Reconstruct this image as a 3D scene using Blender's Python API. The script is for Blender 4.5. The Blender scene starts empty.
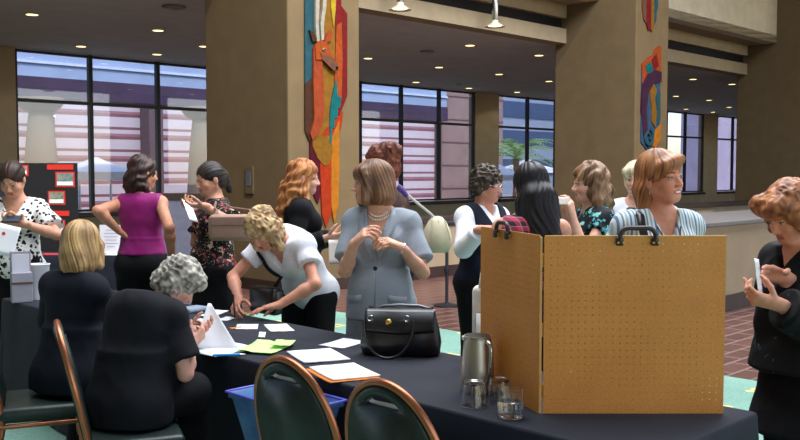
import bpy, bmesh, math, random
import numpy as np
from mathutils import Vector, Matrix, Euler

random.seed(7)
SC = bpy.context.scene
COL = SC.collection
PI = math.pi
R2 = math.sqrt(2.0)

# ------------------------------------------------------------------ camera
CAM_H = 1.62
PITCH = math.radians(3.04)
FPX = 905.0
cam_data = bpy.data.cameras.new('camera')
cam = bpy.data.objects.new('camera', cam_data)
COL.objects.link(cam)
cam.location = (0, 0, CAM_H)
cam.rotation_euler = (math.pi / 2 - PITCH, 0, 0)
cam_data.sensor_width = 36.0
cam_data.lens = FPX / 800.0 * 36.0
cam_data.clip_end = 300
SC.camera = cam


def at(px, py, d):
    """The point at forward distance d (world Y) seen at photo position (px, py)."""
    cx = (px - 400.0) / FPX
    cy = (220.0 - py) / FPX
    dy = math.cos(PITCH) + cy * math.sin(PITCH)
    dz = -math.sin(PITCH) + cy * math.cos(PITCH)
    k = d / dy
    return Vector((cx * k, d, CAM_H + dz * k))


def on_z(px, py, z):
    """The point of the horizontal plane at height z seen at (px, py)."""
    cx = (px - 400.0) / FPX
    cy = (220.0 - py) / FPX
    dy = math.cos(PITCH) + cy * math.sin(PITCH)
    dz = -math.sin(PITCH) + cy * math.cos(PITCH)
    k = (z - CAM_H) / dz
    return Vector((cx * k, dy * k, z))


# the building runs at 45 degrees to the view: u along the window wall, v towards it
def W(u, v, z=0.0):
    return Vector(((u - v) / R2, (u + v) / R2, z))


def UV(p):
    return ((p[0] + p[1]) / R2, (p[1] - p[0]) / R2)


ROT45 = PI / 4

# ------------------------------------------------------------------ objects


def tag(o, label=None, cat=None, group=None, kind=None):
    if label: o['label'] = label
    if cat: o['category'] = cat
    if group: o['group'] = group
    if kind: o['kind'] = kind
    return o


def empty(name, loc=(0, 0, 0), rz=0.0):
    o = bpy.data.objects.new(name, None)
    o.empty_display_size = 0.1
    COL.objects.link(o)
    o.location = loc
    o.rotation_euler = (0, 0, rz)
    return o


def thing(name, label, cat, loc=(0, 0, 0), rz=0.0, group=None):
    return tag(empty(name, loc, rz), label, cat, group)


def copy_tree(o, parent=None, label=None):
    c = o.copy()
    COL.objects.link(c)
    c.parent = parent
    if label: c['label'] = label
    for ch in list(o.children):
        copy_tree(ch, c)
    return c


class MB:
    """Collects shapes into one bmesh."""

    def __init__(self):
        self.bm = bmesh.new()

    def _xf(self, vs, M):
        bmesh.ops.transform(self.bm, matrix=M, verts=vs)

    def box(self, c, size, rot=None, bevel=0.0, seg=2):
        r = bmesh.ops.create_cube(self.bm, size=1.0)
        vs = r['verts']
        bmesh.ops.scale(self.bm, vec=size, verts=vs)
        if bevel > 0:
            es = list({e for v in vs for e in v.link_edges})
            rb = bmesh.ops.bevel(self.bm, geom=es, offset=bevel, segments=seg, profile=0.5, affect='EDGES')
            vs = list({v for f in rb['faces'] for v in f.verts} | {v for v in vs if v.is_valid})
        M = Matrix.Translation(c)
        if rot is not None: M = M @ (rot.to_4x4() if hasattr(rot, 'to_4x4') else Euler(rot).to_matrix().to_4x4())
        self._xf(vs, M)
        return vs

    def lathe(self, prof, n=32, c=(0, 0, 0), axis=None, cap0=True, cap1=True):
        """prof: list of (r, z)."""
        bm = self.bm
        rings = []
        M = Matrix.Translation(c)
        if axis is not None:
            M = M @ Vector((0, 0, 1)).rotation_difference(Vector(axis)).to_matrix().to_4x4()
        for r, z in prof:
            rings.append([bm.verts.new(M @ Vector((r * math.cos(2 * PI * i / n), r * math.sin(2 * PI * i / n), z))) for i in range(n)])
        for a, b in zip(rings, rings[1:]):
            for i in range(n):
                j = (i + 1) % n
                bm.faces.new((a[i], a[j], b[j], b[i]))
        if cap0: bm.faces.new(list(reversed(rings[0])))
        if cap1: bm.faces.new(rings[-1])

    def tube(self, pts, r, n=10, closed=False, flat=None):
        """Round tube along a polyline; r a number or a list; flat=(axis vector, factor) squashes it."""
        bm = self.bm
        pts = [Vector(p) for p in pts]
        m = len(pts)
        rings = []
        up = None
        for i, p in enumerate(pts):
            if closed:
                t = (pts[(i + 1) % m] - pts[i - 1])
            else:
                t = pts[min(i + 1, m - 1)] - pts[max(i - 1, 0)]
            t.normalize()
            if up is None:
                up = Vector((0, 0, 1)) if abs(t.z) < 0.9 else Vector((1, 0, 0))
            a = (up - t * up.dot(t))
            if a.length < 1e-6: a = t.orthogonal()
            a.normalize()
            b = t.cross(a)
            up = a
            rr = r[i] if isinstance(r, (list, tuple)) else r
            ring = []
            for k in range(n):
                th = 2 * PI * k / n
                off = a * math.cos(th) * rr + b * math.sin(th) * rr
                if flat:
                    ax = Vector(flat[0]).normalized()
                    off = off - ax * off.dot(ax) * (1 - flat[1])
                ring.append(bm.verts.new(p + off))
            rings.append(ring)
        rng = range(m) if closed else range(m - 1)
        for i in rng:
            a, b = rings[i], rings[(i + 1) % m]
            for k in range(n):
                j = (k + 1) % n
                bm.faces.new((a[k], a[j], b[j], b[k]))
        if not closed:
            bm.faces.new(list(reversed(rings[0])))
            bm.faces.new(rings[-1])

    def prism(self, poly, depth, M=None):
        """poly: 2D outline (x, z) extruded along y from 0 to depth."""
        bm = self.bm
        M = M or Matrix.Identity(4)
        a = [bm.verts.new(M @ Vector((x, 0, z))) for x, z in poly]
        b = [bm.verts.new(M @ Vector((x, depth, z))) for x, z in poly]
        n = len(poly)
        bm.faces.new(a)
        bm.faces.new(list(reversed(b)))
        for i in range(n):
            j = (i + 1) % n
            bm.faces.new((a[j], a[i], b[i], b[j]))

    def sheet(self, fn, nu, nv):
        bm = self.bm
        g = [[bm.verts.new(fn(i / nu, j / nv)) for j in range(nv + 1)] for i in range(nu + 1)]
        for i in range(nu):
            for j in range(nv):
                bm.faces.new((g[i][j], g[i + 1][j], g[i + 1][j + 1], g[i][j + 1]))

    def build(self, name, mat, parent=None, smooth=None, loc=None, rz=None, solidify=None, bevel=None, subsurf=0):
        bm = self.bm
        bmesh.ops.recalc_face_normals(bm, faces=bm.faces)
        me = bpy.data.meshes.new(name)
        bm.to_mesh(me)
        bm.free()
        o = bpy.data.objects.new(name, me)
        COL.objects.link(o)
        if mat: me.materials.append(mat)
        if parent is not None: o.parent = parent
        if loc is not None: o.location = loc
        if rz is not None: o.rotation_euler = (0, 0, rz)
        if smooth is not None:
            me.polygons.foreach_set('use_smooth', [True] * len(me.polygons))
            if smooth < 180:
                me.set_sharp_from_angle(angle=math.radians(smooth))
        if solidify:
            m = o.modifiers.new('thickness', 'SOLIDIFY'); m.thickness = solidify; m.offset = 0
        if bevel:
            m = o.modifiers.new('bevel', 'BEVEL'); m.width = bevel; m.segments = 2; m.limit_method = 'ANGLE'
        if subsurf:
            m = o.modifiers.new('sub', 'SUBSURF'); m.levels = subsurf; m.render_levels = subsurf
        return o


def lin(c):
    """sRGB 0-255 to linear."""
    out = []
    for x in c:
        x /= 255.0
        out.append(x / 12.92 if x <= 0.04045 else ((x + 0.055) / 1.055) ** 2.4)
    return tuple(out) + (1.0,)


# ------------------------------------------------------------------ materials
class NT:
    def __init__(self, name):
        self.m = bpy.data.materials.new(name)
        self.m.use_nodes = True
        self.t = self.m.node_tree
        self.n = self.t.nodes
        self.b = self.n['Principled BSDF']
        self.out = self.n['Material Output']

    def node(self, kind, **kw):
        x = self.n.new(kind)
        for k, v in kw.items():
            if hasattr(x, k) and k not in x.inputs.keys(): setattr(x, k, v)
            else: x.inputs[k].default_value = v
        return x

    def link(self, a, b):
        self.t.links.new(a, b)

    def coords(self, which='Object', scale=(1, 1, 1), rot=(0, 0, 0), loc=(0, 0, 0)):
        tc = self.n.new('ShaderNodeTexCoord')
        mp = self.n.new('ShaderNodeMapping')
        mp.inputs['Scale'].default_value = scale
        mp.inputs['Rotation'].default_value = rot
        mp.inputs['Location'].default_value = loc
        self.link(tc.outputs[which], mp.inputs['Vector'])
        return mp.outputs['Vector']

    def noise(self, vec, scale, detail=3.0, rough=0.55, dist=0.0):
        x = self.n.new('ShaderNodeTexNoise')
        x.inputs['Scale'].default_value = scale
        x.inputs['Detail'].default_value = detail
        x.inputs['Roughness'].default_value = rough
        x.inputs['Distortion'].default_value = dist
        self.link(vec, x.inputs['Vector'])
        return x.outputs['Fac']

    def ramp(self, fac, stops, interp='LINEAR'):
        x = self.n.new('ShaderNodeValToRGB')
        cr = x.color_ramp
        cr.interpolation = interp
        while len(cr.elements) < len(stops): cr.elements.new(0.5)
        for e, (p, c) in zip(cr.elements, stops):
            e.position = p
            e.color = c if len(c) == 4 else tuple(c) + (1,)
        self.link(fac, x.inputs['Fac'])
        return x.outputs['Color']

    def mix(self, fac, a, b, mode='MIX'):
        x = self.n.new('ShaderNodeMix')
        x.data_type = 'RGBA'
        x.blend_type = mode
        for s, v in ((x.inputs[0], fac), (x.inputs[6], a), (x.inputs[7], b)):
            if hasattr(v, 'is_linked'): self.link(v, s)
            else: s.default_value = v
        return x.outputs[2]

    def math(self, op, a, b=0.0, c=0.0):
        x = self.n.new('ShaderNodeMath')
        x.operation = op
        for s, v in zip(x.inputs, (a, b, c)):
            if hasattr(v, 'is_linked'): self.link(v, s)
            else: s.default_value = v
        return x.outputs[0]

    def bump(self, h, strength=0.3, dist=0.01):
        x = self.n.new('ShaderNodeBump')
        x.inputs['Strength'].default_value = strength
        x.inputs['Distance'].default_value = dist
        self.link(h, x.inputs['Height'])
        self.link(x.outputs['Normal'], self.b.inputs['Normal'])

    def base(self, col):
        s = self.b.inputs['Base Color']
        if hasattr(col, 'is_linked'): self.link(col, s)
        else: s.default_value = col

    def set(self, rough=0.5, metal=0.0, spec=0.5, **kw):
        self.b.inputs['Roughness'].default_value = rough
        self.b.inputs['Metallic'].default_value = metal
        self.b.inputs['Specular IOR Level'].default_value = spec
        for k, v in kw.items():
            self.b.inputs[k].default_value = v
        return self.m


def plain(name, rgb, rough=0.6, metal=0.0, spec=0.4, var=0.12, scale=12.0, bump=0.0, bscale=60.0, **kw):
    """A coloured surface with a little natural unevenness."""
    t = NT(name)
    v = t.coords('Object')
    c = lin(rgb)
    lo = tuple(x * (1 - var) for x in c[:3]) + (1,)
    hi = tuple(min(1, x * (1 + var)) for x in c[:3]) + (1,)
    t.base(t.ramp(t.noise(v, scale), [(0.3, lo), (0.7, hi)]))
    if bump:
        t.bump(t.noise(v, bscale, 4), bump, 0.004)
    return t.set(rough, metal, spec, **kw)


def glow(name, rgb, strength):
    t = NT(name)
    t.b.inputs['Emission Color'].default_value = lin(rgb)
    t.b.inputs['Emission Strength'].default_value = strength
    t.base(lin(rgb))
    return t.m
# ================================================================== THE PLACE
V_WIN, V_PIL, V_PILB = 20.07, 9.39, 11.31
V_FAS, V_BEAM = 10.24, 11.03
Z_CEIL, Z_SOF = 4.34, 5.09
SILL, TRANSOM = 0.69, 3.21
PILLARS = [(7.33, 8.59), (15.94, 17.21), (24.6, 25.9)]
BAYS = [(8.16, 15.18), (16.68, 23.70), (24.95, 31.97), (33.4, 40.3), (41.7, 48.6)]
U0, U1 = 0.5, 50.0

# --- materials
def wall_mat(name, rgb):
    t = NT(name)
    v = t.coords('Object')
    c = lin(rgb)
    n = t.noise(v, 3.0, 5)
    t.base(t.ramp(n, [(0.3, tuple(x * .9 for x in c[:3])), (0.7, tuple(x * 1.08 for x in c[:3]))]))
    t.bump(t.noise(v, 90.0, 3), 0.25, 0.004)
    return t.set(0.85, 0, 0.2)

M_PILLAR = wall_mat('pillar_plaster', (104, 87, 62))
M_BEIGE = wall_mat('beige_plaster', (158, 142, 116))
M_FASCIA = wall_mat('fascia_plaster', (214, 202, 178))
M_HALF = wall_mat('half_wall_plaster', (150, 132, 108))
M_DARKWOOD = plain('dark_wood', (52, 38, 34), 0.45, var=0.2, scale=6)
M_CEIL = plain('ceiling_plaster', (200, 206, 200), 0.9, spec=0.1, var=0.06, scale=2.0, bump=0.2)
M_SLOT = plain('slot_black', (16, 16, 18), 0.8)
M_FRAME = plain('window_frame', (26, 27, 36), 0.5)


def tile_floor():
    t = NT('quarry_tile')
    v = t.coords('Object')
    br = t.n.new('ShaderNodeTexBrick')
    br.offset = 0.5
    for k, x in (('Scale', 1.0), ('Brick Width', 0.4), ('Row Height', 0.2), ('Mortar Size', 0.014), ('Mortar Smooth', 0.2), ('Bias', 0.0)):
        br.inputs[k].default_value = x
    br.inputs['Color1'].default_value = lin((92, 58, 50))
    br.inputs['Color2'].default_value = lin((70, 44, 40))
    br.inputs['Mortar'].default_value = lin((138, 118, 112))
    t.link(v, br.inputs['Vector'])
    t.base(t.mix(0.35, br.outputs['Color'], t.ramp(t.noise(v, 5.0, 4), [(0.3, lin((80, 42, 38))), (0.7, lin((100, 68, 58)))])))
    t.bump(br.outputs['Fac'], -0.3, 0.004)
    return t.set(0.35, 0, 0.5)


def carpet():
    t = NT('mint_carpet')
    v = t.coords('Object')
    base = t.ramp(t.noise(v, 60.0, 4), [(0.3, lin((102, 138, 124))), (0.7, lin((138, 172, 156)))])
    base = t.mix(0.35, base, t.ramp(t.noise(v, 1.6, 3), [(0.35, lin((100, 138, 126))), (0.65, lin((136, 174, 158)))]))
    # small gold motifs set out in a staggered grid
    w = t.coords('Object', scale=(1 / 0.62, 1 / 0.62, 1))
    sep = t.n.new('ShaderNodeSeparateXYZ'); t.link(w, sep.inputs[0])
    row = t.math('FLOOR', sep.outputs[1])
    sh = t.math('MULTIPLY', t.math('MODULO', row, 2.0), 0.5)
    fx = t.math('SUBTRACT', t.math('FRACT', t.math('ADD', sep.outputs[0], sh)), 0.5)
    fy = t.math('SUBTRACT', t.math('FRACT', sep.outputs[1]), 0.5)
    d = t.math('ADD', t.math('ABSOLUTE', fx), t.math('ABSOLUTE', fy))
    ang = t.math('ARCTAN2', fy, fx)
    pet = t.math('MULTIPLY', t.math('COSINE', t.math('MULTIPLY', ang, 4.0)), 0.035)
    rad = t.math('SQRT', t.math('ADD', t.math('MULTIPLY', fx, fx), t.math('MULTIPLY', fy, fy)))
    mask = t.math('LESS_THAN', t.math('ADD', rad, pet), 0.115)
    core = t.math('LESS_THAN', rad, 0.045)
    c = t.mix(mask, base, lin((216, 190, 120)))
    c = t.mix(core, c, lin((150, 110, 60)))
    t.base(c)
    t.bump(t.noise(v, 220.0, 3), 0.5, 0.004)
    return t.set(0.95, 0, 0.1)


def struct(name, mb, mat, smooth=None, loc=(0, 0, 0), rot=True):
    o = mb.build(name, mat, smooth=smooth, loc=loc, rz=ROT45 if rot else 0)
    o['kind'] = 'structure'
    return o


def ubox(mb, u0, u1, v0, v1, z0, z1, bevel=0):
    mb.box(((u0 + u1) / 2, (v0 + v1) / 2, (z0 + z1) / 2), (abs(u1 - u0), abs(v1 - v0), z1 - z0), bevel=bevel)


# --- floor, carpet
m = MB(); ubox(m, -8, U1, -12, V_WIN + .3, -0.2, 0); struct('floor', m, tile_floor())
m = MB(); ubox(m, -8, 6.82, -12, V_PIL - 1.0, 0.001, 0.012); struct('floor_carpet', m, carpet())

# --- ceiling of the gallery
m = MB(); ubox(m, U0, U1, V_BEAM + .35, V_WIN + .3, Z_CEIL, Z_CEIL + 0.3); struct('ceiling', m, M_CEIL)
m = MB(); ubox(m, U0, U1, V_FAS, V_BEAM + .35, Z_SOF, Z_SOF + 0.2); struct('ceiling_soffit', m, M_BEIGE)

# --- beams and fascia between the pillars
edges = [U0] + [x for p in PILLARS for x in p] + [U1]
spans = [(edges[i], edges[i + 1]) for i in range(0, len(edges), 2)]
for i, (a, b) in enumerate(spans):
    m = MB(); ubox(m, a, b, V_BEAM, V_BEAM + .35, 4.30, 4.60); struct('beam_lower', m, M_BEIGE)
    m = MB(); ubox(m, a, b, V_BEAM, V_BEAM + .35, 4.82, Z_SOF); struct('beam_upper', m, M_BEIGE)
    m = MB(); ubox(m, a, b, V_BEAM + .12, V_BEAM + .34, 4.60, 4.82); struct('beam_slot', m, M_SLOT)
    m = MB(); ubox(m, a, b, V_FAS, V_FAS + .3, Z_SOF, 8.6); struct('beam_fascia', m, M_FASCIA)
for i, (a, b) in enumerate(PILLARS):
    m = MB(); ubox(m, a, b, V_PIL, V_PILB, 0, 8.6, bevel=0.02); struct('pillar', m, M_PILLAR)
    m = MB(); ubox(m, a - .02, b + .02, V_PIL - .02, V_PILB, 0.0, 0.16, bevel=.004); struct('baseboard_pillar', m, M_DARKWOOD)

# --- half walls with a dark rail, in line with the pillar fronts
for (a, b) in [(8.59, 15.94), (17.21, 24.6), (25.9, 40.0)]:
    m = MB(); ubox(m, a, b, V_PIL + .02, V_PIL + .2, 0, .84); struct('wall_half', m, M_HALF)
    m = MB(); ubox(m, a, b, V_PIL - .05, V_PIL + .28, .84, .93, bevel=.01); struct('trim_rail', m, M_DARKWOOD)
    m = MB(); ubox(m, a, b, V_PIL, V_PIL + .02, 0, .17, bevel=.004); struct('baseboard_half', m, M_DARKWOOD)
# the nearer wall on the right with a wide grey ledge
VN = 4.72
m = MB(); ubox(m, 8.6, 30, VN, VN + 1.2, 0, 1.0); struct('wall_right', m, M_HALF)
m = MB(); ubox(m, 8.56, 30, VN - .04, VN + 1.2, 1.0, 1.05, bevel=.008); struct('trim_ledge', m, plain('ledge_stone', (104, 98, 96), 0.5, var=.15))
m = MB(); ubox(m, 8.58, 30, VN - .02, VN, 0, .19, bevel=.004); struct('baseboard_right', m, M_DARKWOOD)

# --- window wall: piers, sill wall, lintel
pe = [U0] + [x for p in BAYS for x in p] + [U1]
for i in range(0, len(pe), 2):
    m = MB(); ubox(m, pe[i], pe[i + 1], V_WIN, V_WIN + .3, 0, Z_CEIL); struct('wall_back', m, M_BEIGE)
for (a, b) in BAYS:
    m = MB(); ubox(m, a, b, V_WIN, V_WIN + .3, 0, SILL - .12); struct('wall_sill', m, M_BEIGE)
    m = MB(); ubox(m, a, b, V_WIN - .12, V_WIN + .3, SILL - .12, SILL - .02, bevel=.01); struct('trim_sill', m, M_DARKWOOD)
# left end of the gallery
m = MB(); ubox(m, U0 - .3, U0, V_PIL, V_WIN + .3, 0, Z_CEIL); struct('wall_left', m, M_BEIGE)
m = MB(); ubox(m, U1, U1 + .3, V_PIL, V_WIN + .3, 0, Z_CEIL); struct('wall_far', m, M_PILLAR)


def glass():
    t = NT('window_glass')
    tr = t.n.new('ShaderNodeBsdfTransparent'); tr.inputs[0].default_value = (0.86, 0.87, 0.90, 1)
    gl = t.n.new('ShaderNodeBsdfGlossy'); gl.inputs['Roughness'].default_value = 0.02
    gl.inputs[0].default_value = (0.95, 0.95, 1, 1)
    lw = t.n.new('ShaderNodeLayerWeight'); lw.inputs['Blend'].default_value = 0.5
    fr = t.math('ADD', t.math('MULTIPLY', t.math('POWER', lw.outputs['Facing'], 4.0), .9), .045)
    mx = t.n.new('ShaderNodeMixShader')
    t.link(fr, mx.inputs[0]); t.link(tr.outputs[0], mx.inputs[1]); t.link(gl.outputs[0], mx.inputs[2])
    t.link(mx.outputs[0], t.out.inputs[0])
    return t.m


M_GLASS = glass()
for i, (a, b) in enumerate(BAYS):
    root = empty('window_%d' % (i + 1), W((a + b) / 2, V_WIN, 0), ROT45)
    root['kind'] = 'structure'
    L = b - a
    fw = 0.055
    f = MB()
    for z in (SILL + fw / 2, Z_CEIL - .02 - fw / 2):
        f.box((0, .08, z), (L, .1, fw))
    for s in (-1, 1):
        f.box((s * (L / 2 - fw / 2), .08, (SILL + Z_CEIL - .02) / 2), (fw, .1, Z_CEIL - .02 - SILL))
    f.build('frame', M_FRAME, root)
    n = 4
    for k in range(1, n):
        q = MB(); q.box((-L / 2 + L * k / n, .08, (SILL + Z_CEIL) / 2), (.09, .12, Z_CEIL - .02 - SILL)); q.build('mullion', M_FRAME, root)
    q = MB(); q.box((0, .08, TRANSOM), (L, .11, .075)); q.build('transom', M_FRAME, root)
    for k in range(n):
        for (z0, z1) in ((SILL, TRANSOM), (TRANSOM, Z_CEIL - .02)):
            q = MB(); q.box((-L / 2 + L * (k + .5) / n, .085, (z0 + z1) / 2), (L / n, .012, z1 - z0)); q.build('pane', M_GLASS, root)

# ------------------------------------------------------------------ ceiling lights
M_LAMP = glow('downlight_lens', (255, 222, 150), 3.2)
M_RING = plain('lamp_ring', (170, 165, 155), 0.4)
ring0 = None
spots = [(32, 14), (158, 30), (81, 46), (157, 54), (204, 46), (470, 45), (368, 58), (439, 67), (539, 55), (499, 74), (416, 82),
         (469, 88), (517, 92), (549, 81), (693, 79), (732, 84), (676, 96), (709, 100), (686, 109), (713, 112), (729, 107)]
where = ['in the left gallery, nearest the top left corner', 'in the left gallery, nearest the vent', 'above the first window, left of its middle',
         'above the first window, close over the frame', 'tucked against the left edge of the gazelle pillar', 'nearest the hanging spotlights, right of the ceiling vent',
         'just right of the gazelle pillar', 'above the second window, right of the ceiling vent', 'nearest the beam beside the middle pillar',
         'above the third window, third row back', 'low over the second window, nearest its left mullion', 'low over the second window beside the smoke detector',
         'low over the plain wall pier', 'beside the middle pillar, lower of two', 'right of the middle pillar, nearest the beam', 'left of the far right pillar, nearest the beam',
         'beside the right edge of the middle pillar, second row', 'right bay, middle of the second row', 'right bay, low over the fourth window', 'right bay, lowest over the wall pier',
         'right bay, low beside the far pillar']
for (px, py), txt in zip(spots, where):
    p = on_z(px, py, Z_CEIL)
    if ring0 is None:
        ring0 = thing('ceiling_downlight', 'x', 'light', p, 0, 'recessed downlights in the gallery ceiling')
        q = MB(); q.lathe([(.10, 0), (.135, 0), (.14, -.010), (.10, -.014)], 28, cap0=False, cap1=False); q.build('trim_ring', M_RING, ring0, smooth=40)
        q = MB(); q.lathe([(.0, -.004), (.115, -.004), (.115, -.012), (.0, -.012)], 28, cap0=False, cap1=False); q.build('lens', M_LAMP, ring0)
        r = ring0
    else:
        r = copy_tree(ring0); r.location = p
        for c_ in [c for c in r.children if c.type == 'LIGHT']: bpy.data.objects.remove(c_)
    ld = bpy.data.lights.new('downlight_beam', 'SPOT'); ld.energy = 22; ld.color = (1, .88, .70); ld.spot_size = 2.2; ld.shadow_soft_size = .1
    lo = bpy.data.objects.new('downlight_beam', ld); COL.objects.link(lo); lo.parent = r; lo.location = (0, 0, -.05)
    r['label'] = 'warm round recessed ceiling light ' + txt
for k, (px, py, name, cat, lab, rr) in enumerate([
        (174, 6, 'ceiling_speaker', 'speaker', 'grey round flush speaker grille in the ceiling above the first window', .2),
        (427, 51, 'ceiling_vent', 'vent', 'small grey flush vent in the ceiling right of the gazelle pillar', .16),
        (459, 84, 'smoke_detector', 'smoke detector', 'small pale smoke detector on the ceiling over the second window', .09)]):
    p = on_z(px, py, Z_CEIL)
    r = thing(name, lab, cat, p)
    q = MB(); q.lathe([(rr, 0), (rr, -.015), (rr * .9, -.03), (0, -.03 if k < 2 else -.06)], 28, cap0=False, cap1=False)
    q.build('cover', plain(name + '_grille', (120, 118, 120) if k < 2 else (190, 188, 180), .6), r, smooth=40)
    q = MB()
    for j in range(5): q.tube([(rr * (.2 + .14 * j) * math.cos(a), rr * (.2 + .14 * j) * math.sin(a), -.033) for a in [2 * PI * i / 24 for i in range(24)]], .004, 6, closed=True)
    if k < 2: q.build('grille', M_RING, r)

# cylinder spotlights hung from the soffit over the beam
M_CHROME = plain('brushed_steel', (190, 190, 195), 0.25, 1.0, var=.05)
for px, lab in ((400, 'brushed steel cylinder spotlight hanging nearest the gazelle pillar'), (494, 'brushed steel cylinder spotlight hanging midway along the beam')):
    t = (px - 400) / FPX
    v = V_BEAM - .35
    u = v * (1 + t) / (1 - t)
    zb = 4.31
    r = thing('hanging_spotlight', lab, 'light', W(u, v, zb), 0, 'hanging cylinder spotlights')
    q = MB(); q.lathe([(.055, .10), (.06, .11), (.06, Z_SOF - zb - .02), (.05, Z_SOF - zb)], 24); q.build('body', M_CHROME, r, smooth=40)
    q = MB(); q.lathe([(.06, .1), (.06, .06), (.19, -.02), (.185, -.02), (.055, .055)], 28, cap0=False, cap1=False); q.build('light_scallop', plain('light_scallop', (230, 220, 190), .3, .2), r, smooth=40)  # pale flared cone stands in for the light scallop on the beam
    q = MB(); q.lathe([(0, .03), (.10, .03), (.12, .0), (0, .0)], 24, cap0=False, cap1=False); q.build('lamp', glow('spot_lamp', (255, 232, 180), 5.0), r)
    ld = bpy.data.lights.new('spot_beam', 'SPOT'); ld.energy = 60; ld.color = (1, .85, .6); ld.spot_size = 1.6; ld.shadow_soft_size = .08
    lo = bpy.data.objects.new('spot_beam', ld); COL.objects.link(lo); lo.parent = r; lo.location = (0, 0, -.05)

# ------------------------------------------------------------------ tapestries on the pillars


def on_v(px, py, v):
    t = (px - 400.0) / FPX
    # solve for the wall plane (the slight pitch enters through the ray)
    cy = (220.0 - py) / FPX
    dy = math.cos(PITCH) + cy * math.sin(PITCH)
    dz = -math.sin(PITCH) + cy * math.cos(PITCH)
    # (Y - X)/R2 = v with X = t k, Y = dy k
    k = v * R2 / (dy - t)
    X, Y = t * k, dy * k
    return (X + Y) / R2, CAM_H + dz * k


def piece(root, u_ref, name, pts, mat, depth, v, back=0.0, label=None):
    q = MB()
    q.prism([(on_v(x, y, v)[0] - u_ref, on_v(x, y, v)[1]) for x, y in pts], -depth)
    o = q.build(name, mat, root)
    o.location = (0, -back - .004, 0)
    if label: o['label'] = label
    return o


def felt(name, rgb):
    return plain('felt_' + name, tuple(x * .64 for x in rgb), .9, spec=.1, var=.18, scale=14, bump=.4, bscale=150)


F = {k: felt(k, c) for k, c in dict(teal=(52, 104, 116), ochre=(172, 118, 36), yellow=(226, 190, 52), red=(150, 34, 36), orange=(206, 92, 36), amber=(232, 140, 34),
                                    rust=(196, 84, 44), brown=(92, 58, 40), cream=(216, 208, 188), maroon=(104, 22, 44), black=(24, 20, 20), green=(26, 128, 128),
                                    tan=(140, 92, 72), blue=(70, 104, 140), purple=(84, 44, 74), scarlet=(214, 66, 28)).items()}
ur = 8.0
T = thing('tapestry', 'long felt wall hanging of a horned orange gazelle on the left pillar', 'tapestry', W(ur, V_PIL, 0), ROT45)
vp = V_PIL
P = lambda *a, **k: piece(T, ur, *a, **k)
P('teal_panel', [(304, -40), (316, -40), (316, 84), (310, 96), (304, 84)], F['teal'], .02, vp)
P('brown_panel', [(304, 84), (310, 78), (318, 84), (318, 130), (308, 141), (304, 130)], F['brown'], .022, vp)
P('ochre_panel', [(314, -40), (337, -40), (337, 120), (330, 150), (320, 150), (309, 140), (314, 120)], F['ochre'], .018, vp)
P('red_strip', [(334, -40), (340, -40), (340, 6), (346, 14), (346, 96), (342, 106), (338, 116), (334, 110)], F['red'], .024, vp)
P('orange_strip', [(335, 26), (340, 22), (341, 60), (340, 98), (335, 104), (333, 80)], F['orange'], .03, vp)
P('yellow_flame', [(329, -40), (335, -40), (334, 10), (332, 27), (329.5, 8)], F['yellow'], .032, vp)
P('green_steps', [(334.6, 78), (336, 96), (340, 98), (338, 108), (336, 108), (336, 118), (333, 118), (333, 128), (330.5, 128), (330, 142), (327.8, 143), (328.5, 110), (330.5, 96)], F['green'], .034, vp)
P('maroon_strip', [(309, 138), (319, 142), (319, 196), (317, 204), (313, 196), (309, 170)], F['maroon'], .02, vp)
P('scarlet_strip', [(319, 136), (331, 122), (342, 112), (340, 128), (332, 150), (330, 215), (325, 228), (321, 215), (319, 170)], F['scarlet'], .022, vp)
P('amber_strip', [(330, 138), (338, 120), (338, 170), (337, 206), (333, 223), (330, 206)], F['amber'], .026, vp)
P('ochre_lobe', [(311, 136), (330, 136), (331, 152), (328, 164), (323, 166), (316, 158), (311, 146)], F['ochre'], .03, vp)
P('gazelle_neck', [(311, 48), (316, 42), (322, 44), (320, 62), (321, 84), (322, 108), (320, 124), (316, 134), (310, 140), (308, 134), (312, 120), (311, 84)], F['rust'], .05, vp)
P('gazelle_head', [(312, 46), (316, 41), (323, 42), (327, 50), (330, 58), (334.5, 66), (333.5, 71), (330, 71), (325, 66), (320, 60), (313, 60)], F['orange'], .065, vp)
P('muzzle', [(316, 52), (320, 56), (325, 56), (330, 59), (334.5, 66), (333.5, 71), (330, 71), (325, 66), (319, 60)], F['tan'], .072, vp)
P('ear', [(307, 30.5), (311, 33), (315.5, 42), (310, 42)], F['brown'], .055, vp)
P('ear', [(329, 30.5), (329, 40), (324, 43), (322, 41), (325, 34)], F['rust'], .055, vp)
P('horn', [(314, 42), (316.8, 41), (315.6, 24), (316.4, 8), (316, -40), (312, -40), (312.6, 10), (312.6, 26)], F['cream'], .06, vp)
P('horn', [(318.6, 41), (321, 40), (321, 24), (323.5, 6), (325, -40), (321, -40), (320, 6), (317.6, 24)], F['cream'], .06, vp)
P('eye', [(318.5, 50), (320.5, 48.4), (322.5, 49.6), (321, 51.6)], F['cream'], .08, vp)
P('pupil', [(319.8, 50), (321, 49), (322, 50), (320.9, 51)], F['black'], .084, vp)
P('nose', [(332, 67), (334.5, 67), (334, 70.5), (332.5, 70)], F['black'], .08, vp)

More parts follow.
